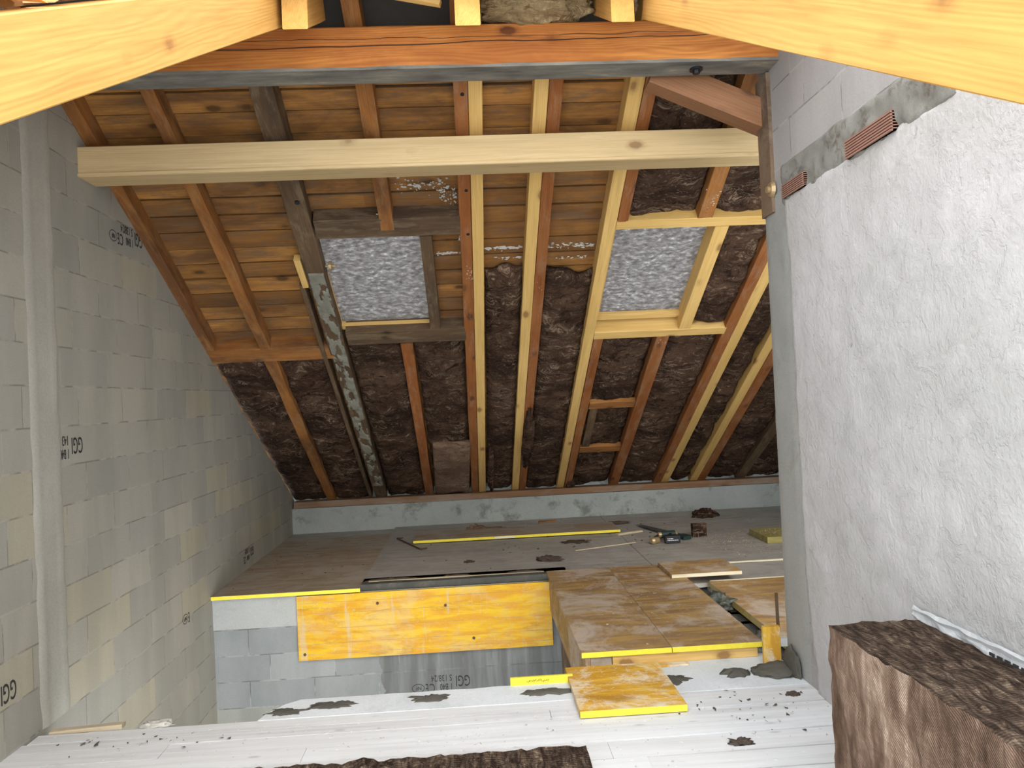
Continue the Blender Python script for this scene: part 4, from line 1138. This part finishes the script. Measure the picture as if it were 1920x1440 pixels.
# handsaw
t = empty('handsaw', (1.86, 7.72, ZP)); t.rotation_euler = (0, 0, math.radians(-66))
tag(t, 'handsaw with dark tapering blade and dark green handle on the far platform', 'handsaw')
bm = bmesh.new()
add_prism(bm, [(-0.06, -0.76), (-0.005, -0.78), (0.065, 0.0), (-0.075, 0.0)], 0.020, 0.0225)
obj('blade', bm, M_steel, t)
bm = bmesh.new()
add_prism(bm, [(-0.055, -0.01), (0.055, -0.01), (0.052, 0.05), (0.04, 0.115), (0.06, 0.15), (-0.03, 0.155), (-0.05, 0.11)], 0.006, 0.036)
bmesh.ops.bevel(bm, geom=bm.edges[:], offset=0.006, segments=2)
obj('handle', bm, M_dkgreen, t)
# fix saw placement: blade tip left, handle right
t.location = (1.99, 7.63, ZP); t.rotation_euler = (0, 0, math.radians(201))
# cordless drill lying on its side, battery to the camera
d = empty('cordless_drill', (1.86, 7.40, ZP)); tag(d, 'black cordless drill with labelled battery lying on the handsaw', 'drill')
bm = bmesh.new(); add_box(bm, -0.075, 0.065, -0.055, 0.02, 0.0, 0.075); bmesh.ops.bevel(bm, geom=bm.edges[:], offset=0.010, segments=2)
bt = obj('battery', bm, M_black, d)
bm = bmesh.new()
rs = random.Random(9)
for r_, z in enumerate((0.046, 0.030)):
    for k in range(5 if r_ == 0 else 9):
        x = -0.06 + k * 0.012; add_box(bm, x, x + rs.uniform(.006, .010), -0.0562, -0.055, z, z + 0.007)
obj('battery_print', bm, M_white, bt)
bm = bmesh.new(); add_cyl(bm, (0.0, 0.02, 0.045), (0.01, 0.14, 0.055), 0.022, 0.026, 16); obj('grip', bm, M_black, d, smooth=False)
bm = bmesh.new(); add_cyl(bm, (0.06, 0.14, 0.06), (-0.08, 0.12, 0.06), 0.034, 0.034, 20); obj('motor_body', bm, M_dkgreen, d)
bm = bmesh.new(); add_cyl(bm, (-0.08, 0.12, 0.06), (-0.11, 0.115, 0.06), 0.028, 0.026, 20); obj('metal_collar', bm, M_brass, d)
bm = bmesh.new(); add_cyl(bm, (0.06, 0.14, 0.06), (0.085, 0.143, 0.06), 0.030, 0.022, 20); obj('end_cap', bm, M_brass, d)
bm = bmesh.new(); add_cyl(bm, (-0.11, 0.115, 0.055), (-0.17, 0.08, 0.035), 0.012, 0.010, 12); obj('chuck', bm, M_black, d)
bm = bmesh.new(); add_cyl(bm, (1.665, 7.37, ZP + 0.034), (1.72, 7.40, ZP + 0.034), 0.034, 0.030, 20); add_cyl(bm, (1.645, 7.36, ZP + 0.034), (1.665, 7.37, ZP + 0.034), 0.022, 0.034, 20)
tag(obj('tool_bit_holder', bm, M_brass), 'round brown metal knob lying left of the cordless drill', 'tool')
# dark hooked iron bar
t = empty('pry_bar', (-0.72, 8.06, ZP)); tag(t, 'thin dark iron bar with hooked ends left of the long yellow-edged panel', 'iron bar')
bm = bmesh.new(); add_cyl(bm, (-0.16, 0.36, 0.009), (0.135, -0.32, 0.009), 0.008, seg=10); obj('rod', bm, M_rusty, t)
bm = bmesh.new(); add_cyl(bm, (-0.16, 0.36, 0.009), (-0.10, 0.37, 0.012), 0.008, 0.006, 10); obj('hook', bm, M_rusty, t)
bm = bmesh.new(); add_cyl(bm, (0.135, -0.32, 0.009), (0.20, -0.30, 0.014), 0.010, 0.006, 10); obj('hook', bm, M_rusty, t)
b = timber('thin_lath', (0.90, 7.27, ZP), (1.52, 7.50, ZP), 0.016, 0.008, (0, 0, 1), M_straw, seg=6); tag(b, 'thin pale lath lying in front of the long yellow-edged panel', 'lath')
b = timber('wood_scrap', (1.42, 7.93, ZP), (1.70, 8.05, ZP), 0.05, 0.02, (0, 0, 1), M_straw, seg=6, wob=0.006); tag(b, 'pale split wood scrap at the right end of the long yellow-edged panel', 'wood scrap')
b = timber('wood_scrap', (0.70, 8.97, ZP), (0.90, 8.98, ZP), 0.05, 0.022, (0, 0, 1), M_orange, seg=6, wob=0.006); tag(b, 'short brown wood scrap by the concrete knee wall', 'wood scrap')
pn = panel('shuttering_offcut', 2.68, 3.1, 7.10, 7.58, ZP + 0.06, 'ochre board offcut with sawdust on top, at the far right edge of the platform', top=M_olive, edge=M_olive, th=0.058, cat='panel offcut')
lump('wool_scrap', (2.60, 8.78, ZP), (0.13, 0.11, 0.075), M_wool, 'dark brown wool clump near the knee wall at the right', 'wool scrap', 12, 0.35)
lump('bark_scrap', (1.55, 8.62, ZP), (0.12, 0.05, 0.025), M_debris, 'flat ragged bark scrap behind the handsaw', 'debris', 13, 0.6)
bm = bmesh.new(); add_box(bm, 2.12, 2.26, 7.60, 7.66, ZP, ZP + 0.13); bmesh.ops.subdivide_edges(bm, edges=bm.edges[:], cuts=4, use_grid_fill=True)
for q in bm.verts: q.co += Vector((noise.noise(q.co * 20), noise.noise(q.co * 23), 0)) * 0.006
tag(obj('wool_offcut', bm, M_wool), 'small upright square of brown wool right of the handsaw', 'wool scrap')
lump('wool_scrap', (-0.03, 8.66, ZP), (0.11, 0.05, 0.05), M_woolpale, 'ragged brown wool scrap behind the long yellow-edged panel, left', 'wool scrap', 15, 0.7)
lump('wool_scrap', (0.16, 8.70, ZP), (0.14, 0.035, 0.025), M_woolpale, 'flat wool scrap behind the long yellow-edged panel, beside the ragged one', 'wool scrap', 16, 0.7)
lump('dirt_pile', (0.62, 6.95, ZP), (0.10, 0.07, 0.028), M_debris, 'dark dirt pile near the stairwell edge behind the raised deck', 'dirt', 17, 0.6)
lump('dirt_clod', (-0.10, 7.05, ZP), (0.045, 0.03, 0.014), M_debris, 'small dark crumb in the middle of the grey platform boards', 'dirt', 18, 0.6)
lump('mortar_stain', (0.95, 7.72, ZP - 0.002), (0.17, 0.10, 0.004), M_debris, 'dark stain in front of the long yellow-edged panel at its right', 'stain', 19, 0.5)
# ragged dirt crust along the platform edge over the stairwell
for i, (xa, xb, s_) in enumerate(((-0.97, -0.50, 2), (-0.33, -0.08, 5), (0.20, 0.52, 9))):
    bm = bmesh.new(); n = 46; g = []
    for k in range(n + 1):
        t_ = k / n; x = xa + (xb - xa) * t_; w = 0.075 * math.sin(PI * t_) ** 0.5 * (1 + 0.5 * noise.noise(Vector((x * 14, s_, 0)))) + 0.004
        h = 0.016 * math.sin(PI * t_) ** 0.4 * (1 + 0.6 * noise.noise(Vector((x * 30, s_, 4))))
        g.append([bm.verts.new((x, 6.502, ZP)), bm.verts.new((x, 6.506, ZP + h)), bm.verts.new((x, 6.506 + w * .6, ZP + h * .8)), bm.verts.new((x, 6.51 + w, ZP))])
    for a, b in zip(g, g[1:]):
        for k in range(3): bm.faces.new([a[k], a[k+1], b[k+1], b[k]])
    tag(obj('dirt_crust', bm, M_debris, smooth=True), ('brown dirt crust on the platform edge, left end beside the plywood sheet', 'brown dirt crust on the platform edge, middle of the yellow board below', 'brown dirt crust on the platform edge next to the raised deck')[i], 'dirt', 'dirt crusts along the platform edge')
b = timber('edge_lath', (-0.93, 6.495, ZP + 0.001), (0.53, 6.50, ZP + 0.001), 0.018, 0.006, (0, 0, 1), M_straw, seg=30, wob=0.005); tag(b, 'thin pale lath along the platform edge above the yellow board', 'lath')

# crumbs and sawdust: uncountable
def crumbs(name, regions, mat, label, seedv, size=(0.003, 0.010)):
    rnd = random.Random(seedv); bm = bmesh.new()
    for (x0, x1, y0, y1, z, n) in regions:
        for _ in range(n):
            x, y = rnd.gauss((x0 + x1) / 2, (x1 - x0) / 4), rnd.gauss((y0 + y1) / 2, (y1 - y0) / 4)
            x = min(max(x, x0), x1); y = min(max(y, y0), y1)
            s = rnd.uniform(*size)
            A = [bm.verts.new((x + s * rnd.uniform(-1, 1), y + s * rnd.uniform(-1, 1), z + s * rnd.uniform(0, .8))) for _ in range(4)]
            for q in ((0, 1, 2), (0, 2, 3), (0, 3, 1), (1, 3, 2)): bm.faces.new([A[i] for i in q])
    return tag(obj(name, bm, mat), label, 'debris', kind='stuff')
crumbs('sawdust', [(2.0, 3.0, 6.7, 7.9, ZP, 700), (2.7, 3.08, 7.12, 7.55, ZP + 0.061, 260)], M_straw, 'pale sawdust scattered at the right end of the far platform', 1)
crumbs('rubble_crumbs', [(-2.0, 1.5, 3.3, 3.85, -1.53, 160), (-1.0, 1.6, 2.9, 3.8, -1.53, 180), (-2.1, -1.0, 6.5, 8.8, -1.508, 60), (0.55, 1.5, 4.3, 6.2, -1.438, 90)], M_crumb, 'pale mortar crumbs scattered over the boards', 2)
crumbs('dark_crumbs', [(-0.9, 3.0, 6.6, 9.1, ZP, 200), (-2.1, -1.05, 6.6, 8.8, -1.508, 60), (-2.1, -1.2, 3.6, 3.86, -1.53, 30), (0.9, 1.6, 3.3, 3.9, -1.53, 40)], M_debris, 'dark crumbs and bark bits scattered over the boards', 3, (0.005, 0.016))
lump('bark_scrap', (1.08, 3.28, -1.53), (0.045, 0.025, 0.012), M_debris, 'curled bark scrap on the pale boards right of the small yellow panel', 'debris', 21, 0.7)
lump('wool_scrap', (1.06, 2.96, -1.53), (0.05, 0.04, 0.02), M_woolpale, 'brown wool scrap on the pale boards beside the big wool slab', 'wool scrap', 22, 0.6)
lump('dirt_clod', (1.50, 3.74, -1.53), (0.03, 0.02, 0.015), M_debris, 'small dark dirt lump on the boards at the foot of the right wall', 'dirt', 23, 0.6)
# rubble in the gap at the foot of the left wall
b = timber('wood_scrap', (-2.12, 3.90, -1.545), (-1.78, 3.915, -1.535), 0.05, 0.02, (0, 0, 1), M_straw, seg=6, wob=0.01); tag(b, 'pale wood scrap in the gap at the foot of the left wall', 'wood scrap')
lump('rubble_piece', (-1.62, 3.90, -1.535), (0.07, 0.035, 0.02), M_crumb, 'pale rubble piece on the floor edge near the left wall', 'rubble', 25, 0.5)
b = timber('edge_joist', (XL + 0.01, 3.905, -1.66), (-1.12, 3.905, -1.66), 0.06, 0.10, (0, 0, 1), M_greyold, seg=6, wob=0.004); tag(b, 'dark joist under the floor edge at the left wall', 'joist')

# white plaster flecks and cobweb dust stuck to the planks and rafters
def flecks(name, spots, mat, label, seedv):
    rnd = random.Random(seedv); bm = bmesh.new()
    for (x0, x1, v0, v1, off, n, smin, smax, asp) in spots:
        for _ in range(n):
            x, v = rnd.uniform(x0, x1), rnd.gauss((v0 + v1) / 2, (v1 - v0) / 5)
            s_ = rnd.uniform(smin, smax) * rnd.random() ** 0.6; k = 7
            c0 = bm.verts.new(RP(x, v, off - 0.004)); ring = []
            for i in range(k):
                a = 2 * PI * i / k; q = rnd.uniform(.5, 1.2)
                ring.append(bm.verts.new(RP(x + s_ * asp * q * math.cos(a), v + s_ * q * math.sin(a), off + 0.004)))
            for i in range(k): bm.faces.new([c0, ring[i], ring[(i + 1) % k]])
    return tag(obj(name, bm, mat), label, 'debris', kind='stuff')
flecks('plaster_flecks', [(-0.21, -0.04, 4.40, 4.44, 0.106, 30, .004, .012, 2.5), (0.15, 0.42, 4.36, 4.41, 0.106, 60, .004, .012, 3.0), (0.60, 0.95, 4.35, 4.42, 0.106, 60, .003, .010, 3.0), (0.20, 0.40, 4.48, 4.52, 0.106, 20, .004, .010, 2.5), (0.62, 0.9, 4.50, 4.54, 0.106, 18, .003, .008, 2.5), (-0.035, 0.045, 4.42, 4.64, 0.0, 26, .004, .012, 1.0), (0.53, 0.58, 4.66, 4.78, 0.0, 8, .003, .007, 1.0), (1.62, 1.72, 3.70, 3.98, 0.0, 40, .006, .018, 1.0), (1.61, 1.70, 5.52, 5.62, 0.0, 12, .004, .010, 1.0)], M_crumb, 'white plaster flecks stuck along the roof planks and rafters at mid roof', 5)
flecks('cobweb_dust', [(-0.45, -0.10, 3.66, 3.80, 0.104, 70, .004, .014, 1.6), (-0.16, -0.05, 3.70, 3.95, 0.104, 60, .004, .014, 1.0), (-0.60, -0.56, 3.90, 4.02, 0.03, 22, .004, .012, 1.0), (-0.05, -0.02, 4.0, 4.25, 0.01, 26, .003, .008, 1.0)], M_crumb, 'grey dust and cobweb clumps on the planks above the left skylight', 6)
